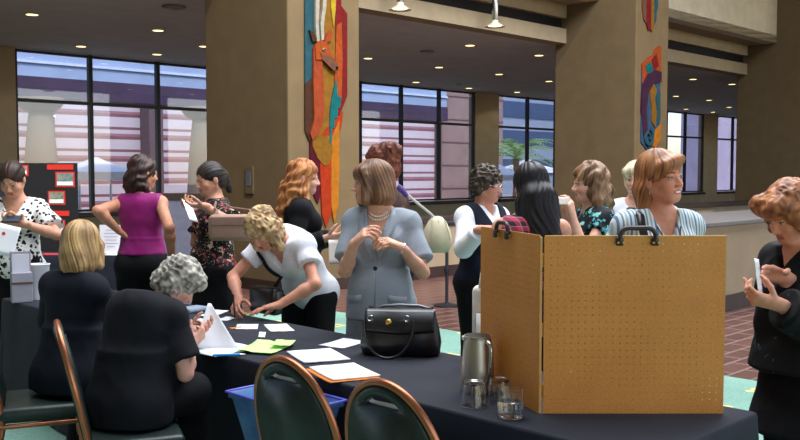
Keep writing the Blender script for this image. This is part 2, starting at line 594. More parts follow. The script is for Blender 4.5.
T = thing('tapestry', 'felt wall hanging with a blue curl and orange top on the middle pillar', 'tapestry', W(16.5, V_PIL, 0), ROT45)
P = lambda *a, **k: piece(T, 16.5, *a, **k)
P('blue_panel', [(641, 70), (659, 62), (659, 130), (654, 147), (646, 150), (640, 142)], F['blue'], .02, vp)
P('orange_top', [(641, 64), (647, 58), (649, 56), (652, 56), (654, 49), (658, 46), (660, 47), (660, 72), (650, 76), (641, 84)], F['orange'], .026, vp)
P('teal_scale', [(644, 66), (649, 62), (652, 70), (647, 78)], F['green'], .034, vp)
P('red_scale', [(650, 60), (655, 54), (657, 66), (652, 72)], F['red'], .034, vp)
P('purple_arc', [(641, 84), (646, 74), (654, 70), (660, 72), (660, 82), (652, 84), (647, 92), (645, 110), (646, 130), (642, 136), (640, 110)], F['purple'], .036, vp)
P('yellow_figure', [(648, 92), (652, 84), (655, 90), (653, 100), (655, 112), (654, 128), (650, 122), (650, 108)], F['ochre'], .04, vp)
P('blue_tail', [(655, 96), (659, 92), (659, 120), (656, 126)], F['teal'], .03, vp)
P('orange_foot', [(654, 130), (659.4, 124), (659, 140), (654, 148), (651, 146)], F['amber'], .034, vp)
q = MB()
pts = []
for i in range(28):
    a = -1.2 + i * .3
    rr = 6.2 * (1 - i / 40)
    x, y = 646.5 + rr * .8 * math.cos(a), 138 + rr * 1.5 * math.sin(a)
    uu, zz = on_v(x, y, vp)
    pts.append((uu - 16.5, -.04, zz))
q.tube(pts, .03, 8); q.build('curl', F['teal'], T, smooth=60)

T = thing('tapestry', 'pointed felt wall hanging of red, gold and teal stripes high on the middle pillar', 'tapestry', W(16.5, V_PIL, 0), ROT45)
P = lambda *a, **k: piece(T, 16.5, *a, **k)
P('brown_strip', [(641.5, -60), (646, -60), (646, 24), (643, 20), (641.5, 8)], F['tan'], .02, vp)
P('red_strip', [(645.5, -60), (650, -60), (650, 30), (647, 30), (645.5, 24)], F['red'], .026, vp)
P('gold_strip', [(650, -60), (653, -60), (653, 26), (651, 32), (650, 30)], F['ochre'], .024, vp)
P('teal_strip', [(653, -60), (657, -60), (657, 8), (655.5, 12), (655.5, 20), (653, 26)], F['teal'], .022, vp)

# small wall plate on the left pillar's side
r = thing('wall_plate', 'small tall wall plate with a bluish window on the left pillar', 'sign', (0, 0, 0))
uP = PILLARS[0][0]
# plane u = uP : X + Y = uP * R2


def on_u(px, py, u):
    t = (px - 400.0) / FPX
    cy = (220.0 - py) / FPX
    dy = math.cos(PITCH) + cy * math.sin(PITCH)
    dz = -math.sin(PITCH) + cy * math.cos(PITCH)
    k = u * R2 / (dy + t)
    X, Y = t * k, dy * k
    return (Y - X) / R2, CAM_H + dz * k


vv, zz = on_u(250, 180, uP)
r.location = W(uP, vv, zz)
r.rotation_euler = (0, 0, ROT45)
q = MB(); q.box((-.012, 0, 0), (.024, .19, .38), bevel=.004); q.build('plate', plain('plate_bronze', (92, 78, 56), .7), r)
q = MB(); q.box((-.026, 0, .02), (.006, .10, .2), bevel=.001); q.build('window', plain('plate_window', (92, 94, 104), .4), r)
# ================================================================== OUTSIDE
m = MB(); ubox(m, -30, 90, V_WIN + .3, V_WIN + 60, -.3, -.1)
o = struct('ground_outside', m, plain('outside_paving', (176, 160, 150), .9, var=.15, scale=2))


def banded():
    """Courses of pale stone and dusty red brick."""
    t = NT('banded_masonry')
    v = t.coords('Object')
    sep = t.n.new('ShaderNodeSeparateXYZ'); t.link(v, sep.inputs[0])
    f = t.math('FRACT', t.math('MULTIPLY', sep.outputs[2], 1 / .85))
    red = lin((128, 70, 84)); pale = lin((214, 206, 214))
    c = t.ramp(f, [(0.0, pale), (0.36, red), (0.5, lin((160, 112, 124))), (0.62, pale), (0.8, red), (0.92, pale)], 'CONSTANT')
    n = t.noise(v, 1.4, 5)
    c = t.mix(0.18, c, t.ramp(n, [(.3, lin((150, 130, 138))), (.7, lin((205, 180, 184)))]))
    t.base(c)
    return t.set(.9, 0, .1)


VB = V_WIN + 12.0
M_BAND = banded()
M_PURP = plain('plum_cladding', (74, 58, 84), .7, var=.2, scale=1.5)
M_ROSE = plain('rose_render', (146, 122, 118), .9, var=.12, scale=.8)
b = thing('office_building', 'banded rose and white building across the courtyard with plum pilasters', 'building', W(24, VB, 0), ROT45)
q = MB(); q.box((-2.45, 1, 2.8), (26.1, 2, 6.0)); q.build('facade', M_BAND, b)
q = MB()
q.box((-2.45, 1.2, 8.8), (26.1, 2, 6.0)); q.build('upper_wall', M_ROSE, b)
for k in range(5):
    q = MB(); q.box((-14.5 + k * 4.3, -.35, 2.8), (.6, .7, 6.0)); q.build('pilaster', plain('pilaster_stone', (112, 92, 96), .8), b)
b = thing('annex_building', 'plain rose building behind the second window', 'building', W(38, VB, 0), ROT45)
q = MB(); q.box((-.75, .6, 5.6), (5.0, 2, 11.8)); q.build('facade', M_ROSE, b)
q = MB()
for k in range(9): q.box((-.75, -.43, .8 + k * 1.2), (5.0, .06, .07))
q.build('string_course', plain('rose_joint', (140, 112, 114), .9), b)
b = thing('glass_tower', 'blue glazed tower seen over the palm tree', 'building', W(57, VB + 12, 0), ROT45)
q = MB(); q.box((0, 0, 9), (22, 2, 18.6)); q.build('facade', plain('tower_wall', (150, 165, 185), .3, .1), b)
for k in range(8):
    q = MB(); q.box((0, -1.05, 2 + k * 2.2), (21.5, .1, 1.2)); q.build('glazing', plain('tower_glazing', (84, 104, 136), .15, .3), b)
b = thing('lavender_building', 'pale lavender building behind the far right windows', 'building', W(72, VB - 3, 0), ROT45)
q = MB(); q.box((0, 0, 5.4), (30, 2, 11.4)); q.build('facade', plain('lavender_render', (176, 166, 190), .9, var=.12, scale=.7), b)
q = MB(); q.box((0, -1.1, 6.4), (30, .4, .6)); q.build('band', plain('warm_band', (206, 150, 110), .8), b)

# flared round columns of the outside arcade with strings of little lights
M_COLS = plain('column_plaster', (136, 124, 112), .85, var=.1, scale=2)
M_BULB = glow('bulb', (255, 244, 225), 5.0)
for i, (px, y0, lab) in enumerate([(42, 0, 'flared beige column outside the left pane of the first window'), (203, 0, 'flared pale column outside the right pane of the first window'), (284, 0, 'flared column outside, hidden behind the gazelle pillar')][:2]):
    t = (px - 400) / FPX
    v = V_WIN + 4.5
    u = v * (1 + t) / (1 - t)
    c = thing('arcade_column', lab, 'column', W(u, v, -.1), 0, 'outside arcade columns')
    q = MB(); q.lathe([(.52, 0), (.50, .8), (.46, 1.6), (.40, 2.4), (.33, 3.1), (.30, 3.35), (.5, 3.45), (.62, 3.6), (.60, 3.75)], 36); q.build('shaft', M_COLS, c, smooth=40)
    s = tag(empty('light_string', W(u + .62, v + .6, 0)), 'string of small white lights hanging beside the ' + ('left' if i == 0 else 'right') + ' flared column outside', 'string lights', 'light strings outside')
    q = MB(); q.tube([(.02 * math.sin(z * 5), 0, z) for z in [0.9 + k * .2 for k in range(14)]], .008, 6); q.build('wire', M_FRAME, s)
    q = MB()
    for k in range(12): q.box((.05 * math.sin(k * 9), 0, 1.0 + k * .22), (.035, .035, .035), bevel=.01)
    o = q.build('bulb', M_BULB, s); o['kind'] = 'stuff'

# raised walkway carried by the columns
wk = thing('raised_walkway', 'plum walkway with a blue glass side outside above the flared columns', 'walkway', W(16, V_WIN + 4.6, 0), ROT45)
q = MB(); q.box((0, .9, 3.94), (22.6, 2.0, .56)); q.build('beam', M_PURP, wk)
q = MB(); q.box((0, .0, 4.9), (22.6, .06, 1.35)); q.build('glass_side', plain('sky_glass', (168, 188, 220), .25, .0, var=.12, scale=.6), wk)
q = MB(); q.box((0, -.06, 4.62), (22.6, .08, .07)); q.build('rail', plain('pale_rail', (214, 226, 246), .5), wk)
# market canopies
M_CAN = plain('canopy_fabric', (236, 240, 250), .7, var=.04)
M_POLE = plain('white_pole', (220, 222, 228), .5)


def canopy(px, v, w, zt, ze, lab):
    t = (px - 400) / FPX
    u = v * (1 + t) / (1 - t)
    c = thing('market_canopy', lab, 'canopy', W(u, v, -.1), ROT45, 'white market canopies outside')
    q = MB()
    bm = q.bm
    h = w / 2
    rings = []
    for (s, z) in ((1.0, ze - .22), (1.0, ze), (.5, ze + (zt - ze) * .42), (.14, zt), (.05, zt + .06)):
        rings.append([bm.verts.new((sx * h * s, sy * h * s, z)) for sx, sy in ((-1, -1), (0, -1), (1, -1), (1, 0), (1, 1), (0, 1), (-1, 1), (-1, 0))])
    for a, b2 in zip(rings, rings[1:]):
        for k in range(8): bm.faces.new((a[k], a[(k + 1) % 8], b2[(k + 1) % 8], b2[k]))
    bm.faces.new(rings[-1])
    q.build('roof', M_CAN, c, solidify=.01)
    for sx in (-1, 1):
        for sy in (-1, 1):
            q = MB(); q.tube([(sx * (h - .06), sy * (h - .06), 0), (sx * (h - .06), sy * (h - .06), ze)], .03, 8); q.build('pole', M_POLE, c)
    return c


canopy(96, V_WIN + 3.0, 1.9, 2.05, 1.72, 'white peaked market canopy outside the first window')
canopy(497, V_WIN + 2.6, 1.6, 1.98, 1.6, 'white peaked market canopy outside beside the palm tree')
canopy(526, V_WIN + 9.3, 2.2, 2.35, 1.9, 'white peaked market canopy outside, beyond the other and right of it')

# palm tree outside the third window
pt = W(0, 0)
t = (516 - 400) / FPX
v = V_WIN + 6.5
u = v * (1 + t) / (1 - t)
pr = thing('palm_tree', 'green palm tree outside the third window', 'tree', W(u, v, -.1))
q = MB(); q.lathe([(.2, 0), (.15, .8), (.13, 1.8), (.17, 2.35)], 16); q.build('trunk', plain('palm_bark', (120, 100, 76), .9, var=.3, scale=20), pr, smooth=50)
M_FROND = plain('palm_leaf', (150, 190, 120), .6, var=.3, scale=5)
rnd = random.Random(3)
for k in range(36):
    a = k * 2.399
    el = .1 + 1.2 * rnd.random()
    L = 2.2 + .6 * rnd.random()
    q = MB()
    sp = []
    for i in range(13):
        s = i / 12
        r_ = L * s * math.cos(el * (1 - .3 * s))
        z = 2.35 + L * (math.sin(el) * s - .62 * s * s)
        sp.append(Vector((r_ * math.cos(a), r_ * math.sin(a), z)))
    q.tube(sp, [.018 * (1 - .8 * i / 12) for i in range(13)], 5)
    side = Vector((-math.sin(a), math.cos(a), 0))
    for i in range(2, 13):
        for sg in (-1, 1):
            base = sp[i]
            fwd = (sp[i] - sp[i - 1]).normalized()
            ln = .55 * math.sin(PI * (i + 1) / 15)
            tip = base + side * sg * ln * .75 + fwd * ln * .6 + Vector((0, 0, -.22 * ln))
            w = fwd * .035
            vs = [q.bm.verts.new(x) for x in (base - w, base + w, tip)]
            q.bm.faces.new(vs)
    q.build('frond', M_FROND, pr)
# ================================================================== FURNITURE AND THINGS
TZ = 0.755          # top of the cloth
TU0, TU1 = 2.42, 3.2
VEND, VMID, VFAR = 1.355, 3.87, 6.30


def cloth_mat():
    t = NT('black_cloth')
    v = t.coords('Object')
    t.base(t.ramp(t.noise(v, 8, 4), [(.3, lin((12, 15, 27))), (.7, lin((21, 26, 42)))]))
    t.bump(t.noise(v, 400, 2), .25, .001)
    return t.set(.75, 0, .3, **{'Sheen Weight': .08, 'Sheen Roughness': .4})


M_CLOTH = cloth_mat()
M_LEGMETAL = plain('grey_tube', (110, 112, 116), .4, .8)
M_PLYWOOD = plain('table_ply', (120, 96, 70), .6)


def table_with_cloth(name, label, u0, u1, v0, v1, group, rows=22, drop=0.03, loc=None, rz=ROT45):
    """A folding table and, as a thing of its own, the floor length cloth over it."""
    cu, cv = (u0 + u1) / 2, (v0 + v1) / 2
    c = W(cu, cv, 0) if loc is None else Vector(loc)
    LU, LV = u1 - u0 - .03, v1 - v0 - .03
    t = thing('folding_table', 'folding table under the ' + label.split(',')[0], 'table', c, rz)
    q = MB(); q.box((0, 0, .725), (LU, LV, .03), bevel=.006); q.build('tabletop', M_PLYWOOD, t)
    for su in (-1, 1):
        for sv in (-1, 1):
            q = MB(); q.tube([(su * (LU / 2 - .1), sv * (LV / 2 - .25), .014), (su * (LU / 2 - .1), sv * (LV / 2 - .25), .71)], .014, 8); q.build('leg', M_LEGMETAL, t)
    q = MB(); bm = q.bm
    rnd = random.Random(int(v0 * 100))
    hu, hv = LU / 2 + .008, LV / 2 + .008
    # outline with rounded corners
    per = []
    n_u, n_v = 26, 130
    def corner(su, sv):
        return [(su, sv, a) for a in (0,)]
    rr = .03
    segs = []
    for i in range(n_v + 1): segs.append((hu, -hv + rr + (2 * hv - 2 * rr) * i / n_v, 1, 0))
    for i in range(1, 5): a = i / 5 * PI / 2; segs.append((hu - rr + rr * math.cos(a), hv - rr + rr * math.sin(a), math.cos(a), math.sin(a)))
    for i in range(n_u + 1): segs.append((hu - rr - (2 * hu - 2 * rr) * i / n_u, hv, 0, 1))
    for i in range(1, 5): a = PI / 2 + i / 5 * PI / 2; segs.append((-hu + rr + rr * math.cos(a), hv - rr + rr * math.sin(a), math.cos(a), math.sin(a)))
    for i in range(n_v + 1): segs.append((-hu, hv - rr - (2 * hv - 2 * rr) * i / n_v, -1, 0))
    for i in range(1, 5): a = PI + i / 5 * PI / 2; segs.append((-hu + rr + rr * math.cos(a), -hv + rr + rr * math.sin(a), math.cos(a), math.sin(a)))
    for i in range(n_u + 1): segs.append((-hu + rr + (2 * hu - 2 * rr) * i / n_u, -hv, 0, -1))
    for i in range(1, 5): a = 1.5 * PI + i / 5 * PI / 2; segs.append((hu - rr + rr * math.cos(a), -hv + rr + rr * math.sin(a), math.cos(a), math.sin(a)))
    N = len(segs)
    ph = [rnd.random() * 6 for _ in range(4)]
    rings = []
    levels = [(-.006, TZ), (.0, TZ - .002), (.004, TZ - .012)] + [(.005 + .012 * (k / 8), TZ - .012 - (TZ - .012 - drop) * k / 8) for k in range(1, 9)]
    for li, (off, z) in enumerate(levels):
        s = max(0, (li - 2) / 8)
        ring = []
        for k, (x, y, nx, ny) in enumerate(segs):
            arc = k * .035
            wv = (math.sin(arc * 9 + ph[0]) * .6 + math.sin(arc * 15.7 + ph[1]) * .4 + math.sin(arc * 4.1 + ph[2]) * .5) * .011 * s
            cn = .035 * s * (abs(nx * ny) * 2)
            o_ = off + wv + cn
            ring.append(bm.verts.new((x + nx * o_, y + ny * o_, z)))
        rings.append(ring)
    for a, b in zip(rings, rings[1:]):
        for k in range(N): bm.faces.new((a[k], b[k], b[(k + 1) % N], a[(k + 1) % N]))
    bm.faces.new(rings[0])
    o = q.build('tablecloth', M_CLOTH, None, smooth=70, loc=c, rz=rz)
    tag(o, label, 'tablecloth', group)
    return t


table_with_cloth('t', 'long black cloth on the registration table with the pegboard and handbag', TU0, TU1, VEND, VFAR, None)
table_with_cloth('t', 'black cloth on the back table under the photo display board', 0, 2.6, 0, .76, None, loc=(-3.35, 9.75, 0), rz=0)

# ------------------------------------------------------------------ chairs
M_GREEN = plain('green_vinyl', (20, 35, 31), .42, spec=.4, var=.25, scale=30, bump=.15, bscale=120)
M_BRONZE = plain('bronze_frame', (158, 98, 68), .32, .75, var=.25, scale=9)


def back_y(z):
    """How far the chair back leans away at height z."""
    s = max(0.0, (z - .40) / .57)
    return -.175 - .125 * s ** 1.25


def back_half(z):
    s = (z - .50) / .47
    s = min(1, max(0, s))
    return .215 * math.sqrt(max(0, 1 - max(0, (s - .28) / .72) ** 2.3)) * (1 - .08 * (1 - s))


def make_chair(label):
    t = thing('banquet_chair', label, 'chair', (0, 0, 0), 0, 'bronze framed banquet chairs')
    # outline of the back, up one side and down the other
    zs = [.50 + .47 * math.sin(i / 22 * PI / 2) for i in range(23)]
    right = [(back_half(z), z) for z in zs]
    out = right + [(-x, z) for x, z in reversed(right[:-1])]
    q = MB(); bm = q.bm
    vs = [bm.verts.new((x * .93, back_y(z), .5 + (z - .5) * .975)) for x, z in out]
    es = [bm.edges.new((vs[i], vs[(i + 1) % len(vs)])) for i in range(len(vs))]
    # grip slot near the top
    hs = []
    for i in range(20):
        a = 2 * PI * i / 20
        x = .075 * math.cos(a); z = .917 + ((.016 * math.sin(a)) if math.sin(a) > 0 else .022 * math.sin(a)) - 2.6 * x * x
        hs.append(bm.verts.new((x, back_y(z), z)))
    es += [bm.edges.new((hs[i], hs[(i + 1) % 20])) for i in range(20)]
    bmesh.ops.triangle_fill(bm, edges=es, use_beauty=True)
    q.build('backrest', M_GREEN, t, solidify=.036, smooth=35)
    # frame: continuous bent tube, rear legs included
    fr = [(.205, -.27, .012), (.20, -.22, .2), (.195, -.18, .40)] + [(x, back_y(z), z) for x, z in right]
    fr = fr + [(-x, y, z) for x, y, z in reversed(fr[:-1])]
    q = MB(); q.tube(fr, .0135, 10); q.build('back_frame', M_BRONZE, t, smooth=60)
    # seat
    q = MB(); q.box((0, -.0, .455), (.43, .41, .075), bevel=.03, seg=3); q.build('seat', M_GREEN, t, smooth=60)
    q = MB()
    q.tube([(.20, -.2, .405), (.205, .16, .405), (.19, .185, .405), (-.19, .185, .405), (-.205, .16, .405), (-.20, -.2, .405)], .012, 8)
    q.build('seat_frame', M_BRONZE, t, smooth=60)
    for s in (-1, 1):
        q = MB(); q.tube([(s * .2, .165, .40), (s * .205, .175, .2), (s * .21, .19, .012)], .0125, 10); q.build('leg', M_BRONZE, t, smooth=60)
    q = MB(); q.tube([(.203, .178, .16), (-.203, .178, .16)], .008, 8); q.build('stretcher', M_BRONZE, t, smooth=60)
    return t


def place_chair(o, u, v, turn=0.0):
    """u, v of the top of the back; facing the table (+u) with a small turn."""
    face = ROT45 - PI / 2 + turn          # local +Y to world +u
    o.rotation_euler = (0, 0, face)
    top = Vector((0, back_y(.97), 0))
    o.location = W(u, v, .012) - Matrix.Rotation(face, 3, 'Z') @ top


ch = make_chair('empty green banquet chair just left of the nearest one, before the blue bin')
chA = ch
place_chair(chA, 1.88, 2.45, .06)
chB = copy_tree(chA, None, 'nearest green banquet chair, empty, lowest and rightmost in the photo'); place_chair(chB, 1.88, 1.96, .05)
chC = copy_tree(chA, None, 'green banquet chair under the seated woman with curly grey hair'); place_chair(chC, 1.665, 3.725, -.42)
chD = copy_tree(chA, None, 'green banquet chair under the seated woman with the blonde bob'); place_chair(chD, 1.62, 4.53, -.40)

# ------------------------------------------------------------------ blue bin on the chair seat


def blue_plastic():
    t = NT('blue_plastic')
    v = t.coords('Object')
    t.base(t.ramp(t.noise(v, 7, 2), [(.3, lin((66, 100, 156))), (.7, lin((96, 136, 184)))]))
    return t.set(.25, 0, .5, **{'Transmission Weight': .2, 'IOR': 1.2})


binp = W(2.255, 2.92, .013)
b = thing('storage_bin', 'blue plastic bin standing against the black cloth behind the empty green chair', 'bin', binp, ROT45)
q = MB(); bm = q.bm
rings = []
for hu, hv, z in ((.075, .135, .004), (.08, .14, 0), (.09, .165, .48), (.122, .225, .685), (.130, .235, .69), (.130, .235, .672)):
    ring = []
    for cx_, cy_, a0 in ((1, 1, 0), (-1, 1, PI / 2), (-1, -1, PI), (1, -1, 1.5 * PI)):
        for k in range(5):
            a = a0 + k / 4 * PI / 2
            ring.append(bm.verts.new((cx_ * (hu - .03) + .03 * math.cos(a), cy_ * (hv - .03) + .03 * math.sin(a), z)))
    rings.append(ring)
for a, c in zip(rings[1:], rings[2:]):
    for k in range(20): bm.faces.new((a[k], a[(k + 1) % 20], c[(k + 1) % 20], c[k]))
bm.faces.new(rings[1])
for v_ in rings[0]: bm.verts.remove(v_)
q.build('tub', blue_plastic(), b, smooth=50, solidify=.004)
q = MB()
pts = [(sx * .128, sy * .233, .692) for sx, sy in ((1, 1), (-1, 1), (-1, -1), (1, -1))]
q.tube(pts, .006, 8, closed=True); q.build('rim', plain('bin_rim', (96, 92, 196), .3), b, smooth=50)

# ------------------------------------------------------------------ pegboard screen
def peg_mat():
    t = NT('hardboard')
    v = t.coords('Object')
    n = t.noise(v, 4, 5)
    n2 = t.noise(v, 120, 3)
    c = t.mix(.5, t.ramp(n, [(.3, lin((198, 124, 48))), (.7, lin((222, 150, 68)))]), t.ramp(n2, [(.3, lin((180, 108, 40))), (.7, lin((218, 148, 68)))]))
    t.base(c)
    t.bump(n2, .15, .001)
    return t.set(.5, 0, .35)


M_PEG = peg_mat()
M_PEGEDGE = plain('hardboard_edge', (206, 150, 80), .6)
M_HANDLE = plain('dark_handle', (52, 42, 38), .4)
M_BRASS = plain('brass', (196, 158, 84), .3, .9)


def peg_panel(width, height, n_x, n_z, margin_x, margin_z):
    """A board whose round holes are really open."""
    q = MB(); bm = q.bm
    th = .006
    cw = (width - 2 * margin_x) / n_x
    chh = (height - 2 * margin_z) / n_z
    cache = {}
    def vtx(x, y, z):
        k = (round(x, 6), round(y, 6), round(z, 6))
        if k not in cache: cache[k] = bm.verts.new((x, y, z))
        return cache[k]
    r = .0024
    for i in range(n_x):
        for j in range(n_z):
            cx_ = margin_x + cw * (i + .5); cz = margin_z + chh * (j + .5)
            rim = []
            for y in (0, th):
                sq = []
                for k in range(8):
                    a = PI / 4 * k
                    ux, uz = round(math.cos(a) * 1.5), round(math.sin(a) * 1.5)
                    ux = max(-1, min(1, ux)); uz = max(-1, min(1, uz))
                    sq.append(vtx(cx_ + ux * cw / 2, y, cz + uz * chh / 2))
                ho = [bm.verts.new((cx_ + r * math.cos(PI / 4 * k), y, cz + r * math.sin(PI / 4 * k))) for k in range(8)]
                rim.append(ho)
                for k in range(8):
                    bm.faces.new((sq[k], sq[(k + 1) % 8], ho[(k + 1) % 8], ho[k]))
            for k in range(8):
                bm.faces.new((rim[0][k], rim[0][(k + 1) % 8], rim[1][(k + 1) % 8], rim[1][k]))
    # margins
    for x0, x1, z0, z1 in ((0, width, 0, margin_z), (0, width, height - margin_z, height), (0, margin_x, margin_z, height - margin_z), (width - margin_x, width, margin_z, height - margin_z)):
        q.box(((x0 + x1) / 2, th / 2, (z0 + z1) / 2), (x1 - x0, th, z1 - z0))
    return q


PB = on_z(540.5, 413.5, TZ + .001)
peg = thing('pegboard_screen', 'brown hinged pegboard screen of two panels standing on the black cloth', 'pegboard', PB)
PH = .634
rw = .645
peg_panel(rw, PH, 25, 24, .012, .012).build('panel', M_PEG, peg, loc=(.009, 0, 0))
lp_dir = on_z(483, 379, TZ) - on_z(540.5, 412, TZ)
lw = lp_dir.length
ang = math.atan2(lp_dir.y, lp_dir.x)
lpan = peg_panel(lw, PH + .006, 19, 24, .02, .012).build('panel', M_PEG, peg, loc=(-.004, .004, 0), rz=ang)
lpan['label'] = 'left panel of the pegboard, folded back'
q = MB()
q.box((-.003, .006, PH / 2), (.010, .014, PH), bevel=.002)
for hz in (.08, .3, .55): q.box((.006, .009, hz), (.02, .004, .05), bevel=.001)
q.build('hinge', M_PEGEDGE, peg)
q = MB(); q.box((rw / 2 + .012, .004, PH + .002), (rw, .010, .006), bevel=.001); q.build('edge_strip', M_PEGEDGE, peg)


def carry_handle(parent, x0, x1, zf, zt, y, loc, rz):
    h = MB()
    n = 18
    pts = [(x0, y, zf)] + [(x0, y, zf + (zt - zf) * .55)]
    r_ = min(.03, (x1 - x0) / 3)
    for k in range(7):
        a = PI - k / 6 * PI / 2
        pts.append((x0 + r_ + r_ * math.cos(a), y, zt - r_ + r_ * math.sin(a)))
    for k in range(7):
        a = PI / 2 - k / 6 * PI / 2
        pts.append((x1 - r_ + r_ * math.cos(a), y, zt - r_ + r_ * math.sin(a)))
    pts += [(x1, y, zf + (zt - zf) * .55), (x1, y, zf)]
    h.tube(pts, .0085, 10)
    for x in (x0, x1): h.box((x, y + .006, zf - .004), (.026, .01, .03), bevel=.004)
    o = h.build('handle', M_HANDLE, parent, smooth=60, loc=loc, rz=rz)
    for x in (x0, x1):
        s = MB()
        for dx in (-.009, .009): s.lathe([(.0035, 0), (.0035, .003), (0, .004)], 10, c=(x + dx, y - .002, zf - .008), axis=(0, -1, 0))
        s.build('screw', M_BRASS, o)
    return o


carry_handle(peg, .275, .40, PH - .012, PH + .032, -.012, (0, 0, 0), 0)
carry_handle(peg, .25, .36, PH - .008, PH + .034, .016, (-.004, .004, 0), ang)

# ------------------------------------------------------------------ steel water pitcher and glasses
pp = on_z(477.5, 391, TZ + .001)
pt_ = thing('water_pitcher', 'brushed steel water pitcher beside the pegboard', 'pitcher', pp)
M_STEEL = plain('pitcher_steel', (196, 186, 170), .40, 1.0, var=.06, scale=3)
q = MB(); q.lathe([(.0, 0), (.060, 0), (.064, .004), (.066, .02), (.066, .05), (.0645, .10), (.061, .15), (.057, .185), (.0535, .205), (.0525, .212), (.054, .222), (.051, .222), (.049, .214)], 40, cap0=False, cap1=True)
q.build('body', M_STEEL, pt_, smooth=40)
q = MB(); q.lathe([(.0505, .220), (.047, .2235), (.02, .2245), (0, .225)], 32, cap0=False, cap1=False); q.build('lid', plain('pitcher_lid', (46, 44, 44), .35, .3), pt_, smooth=40)
ha = math.radians(-58)
dx, dy = math.cos(ha), math.sin(ha)
q = MB()
hp = [(.050, .200), (.066, .204), (.082, .196), (.086, .17), (.084, .13), (.079, .09), (.072, .055), (.064, .045)]
q.tube([(dx * r, dy * r, z) for r, z in hp], [.009, .0095, .0095, .009, .008, .0075, .007, .006], 10)
q.build('handle', plain('handle_steel', (215, 210, 205), .22, 1.0), pt_, smooth=60)
q = MB(); q.prism([(-.012, -.004), (.012, -.004), (.009, .013), (-.009, .013)], .014, Matrix.Translation((-.050, .0, .207)) @ Matrix.Rotation(PI / 2, 4, 'Z'))
q.build('spout', M_STEEL, pt_, bevel=.004)


def glass_mat():
    t = NT('tumbler_glass')
    t.base((1, 1, 1, 1))
    return t.set(.02, 0, .5, **{'Transmission Weight': 1.0, 'IOR': 1.45})


M_TUMB = glass_mat()


def tumbler(name, label, p, h, r0, r1, flip, group='drinking glasses beside the pitcher'):
    t = thing(name, label, 'glass', p, 0, group)
    wall = .0028
    prof = [(0, 0), (r0, 0), (r0 + .002, .004)] + [(r0 + (r1 - r0) * k / 6, .006 + (h - .006) * k / 6) for k in range(7)]
    inner = [(r1 - wall, h)] + [(r0 + (r1 - r0) * k / 6 - wall, .012 + (h - .012) * k / 6) for k in range(5, -1, -1)] + [(0, .010)]
    q = MB()
    P_ = prof + inner
    if flip: P_ = [(r, h - z) for r, z in P_]
    q.lathe(P_, 32, cap0=False, cap1=False)
    # moulded flutes around the lower half
    q.build('vessel', M_TUMB, t, smooth=45)
    q = MB()
    for k in range(14):
        a = 2 * PI * k / 14
        z0, z1 = .012, h * .5
        f = lambda z: r0 + (r1 - r0) * z / h + .0006
        zz0, zz1 = (z0, z1) if not flip else (h - z0, h - z1)
        q.tube([(f(z0) * math.cos(a), f(z0) * math.sin(a), zz0), (f(z1) * math.cos(a), f(z1) * math.sin(a), zz1)], .0022, 6)
    q.build('flute', M_TUMB, t, smooth=60)['kind'] = 'stuff'
    return t


tumbler('drinking_glass', 'upside down empty glass in front of the steel pitcher', on_z(474, 405, TZ + .001), .090, .038, .049, True)
tumbler('drinking_glass', 'upside down empty glass behind the water glass, next to the pegboard', on_z(500, 402, TZ + .001), .090, .038, .049, True)
g = tumbler('water_glass', 'upright glass half full of water, nearest the camera', on_z(510.5, 417, TZ + .001), .100, .040, .049, False)
q = MB(); q.lathe([(0, .0105), (.038, .0105), (.0425, .058), (0, .058)], 32, cap0=False, cap1=False)
tw = NT('water'); tw.base((.97, .99, 1, 1)); q.build('water', tw.set(.0, 0, .5, **{'Transmission Weight': 1.0, 'IOR': 1.33}), g, smooth=45)

# ------------------------------------------------------------------ black handbag
def leather():
    t = NT('black_leather')
    v = t.coords('Object')
    t.base(t.ramp(t.noise(v, 18, 3), [(.3, lin((14, 14, 16))), (.7, lin((30, 30, 34)))]))
    vo = t.n.new('ShaderNodeTexVoronoi'); vo.inputs['Scale'].default_value = 260; t.link(v, vo.inputs['Vector'])
    t.bump(vo.outputs['Distance'], .25, .001)
    return t.set(.3, 0, .6)


M_LEATHER = leather()
hb = thing('handbag', 'black leather handbag with a gold clasp on the tablecloth', 'handbag', on_z(401, 357, TZ + .001) + Vector((0, .06, 0)), math.radians(-6))
q = MB(); bm = q.bm
rings = []
HBW = .185
for z, hw, hd in ((0, HBW - .012, .058), (.01, HBW, .068), (.06, HBW + .004, .078), (.12, HBW - .004, .07), (.17, HBW - .014, .05), (.205, HBW - .022, .03), (.225, HBW - .03, .018)):
    ring = []
    n = 48
    for k in range(n):
        a = 2 * PI * k / n
        c_, s_ = math.cos(a), math.sin(a)
        p_ = 3.4
        den = (abs(c_) ** p_ + abs(s_) ** p_) ** (1 / p_)
        sag = .006 * math.sin(3 * a + z * 20) * (1 if z > .02 else 0)
        ring.append(bm.verts.new((c_ / den * hw + sag * .5, s_ / den * hd + sag, z + (.008 * math.cos(2 * a) if z > .2 else 0))))
    rings.append(ring)
for a, c in zip(rings, rings[1:]):
    for k in range(48): bm.faces.new((a[k], a[(k + 1) % 48], c[(k + 1) % 48], c[k]))
bm.faces.new(list(reversed(rings[0]))); bm.faces.new(rings[-1])
q.build('body', M_LEATHER, hb, smooth=50)
q = MB()
q.sheet(lambda a, b: Vector(((a - .5) * 2 * (HBW - .02), -.03 - .052 * math.sin(min(1, b * 1.2) * PI / 2) + .003 * math.sin(a * 9), .222 - .10 * b - .012 * math.cos((a - .5) * 2 * PI / 2) * b)), 24, 8)
q.build('flap', M_LEATHER, hb, smooth=60, solidify=.005)
q = MB(); q.box((.01, -.084, .150), (.036, .006, .05), bevel=.004); q.build('tab', M_LEATHER, hb)
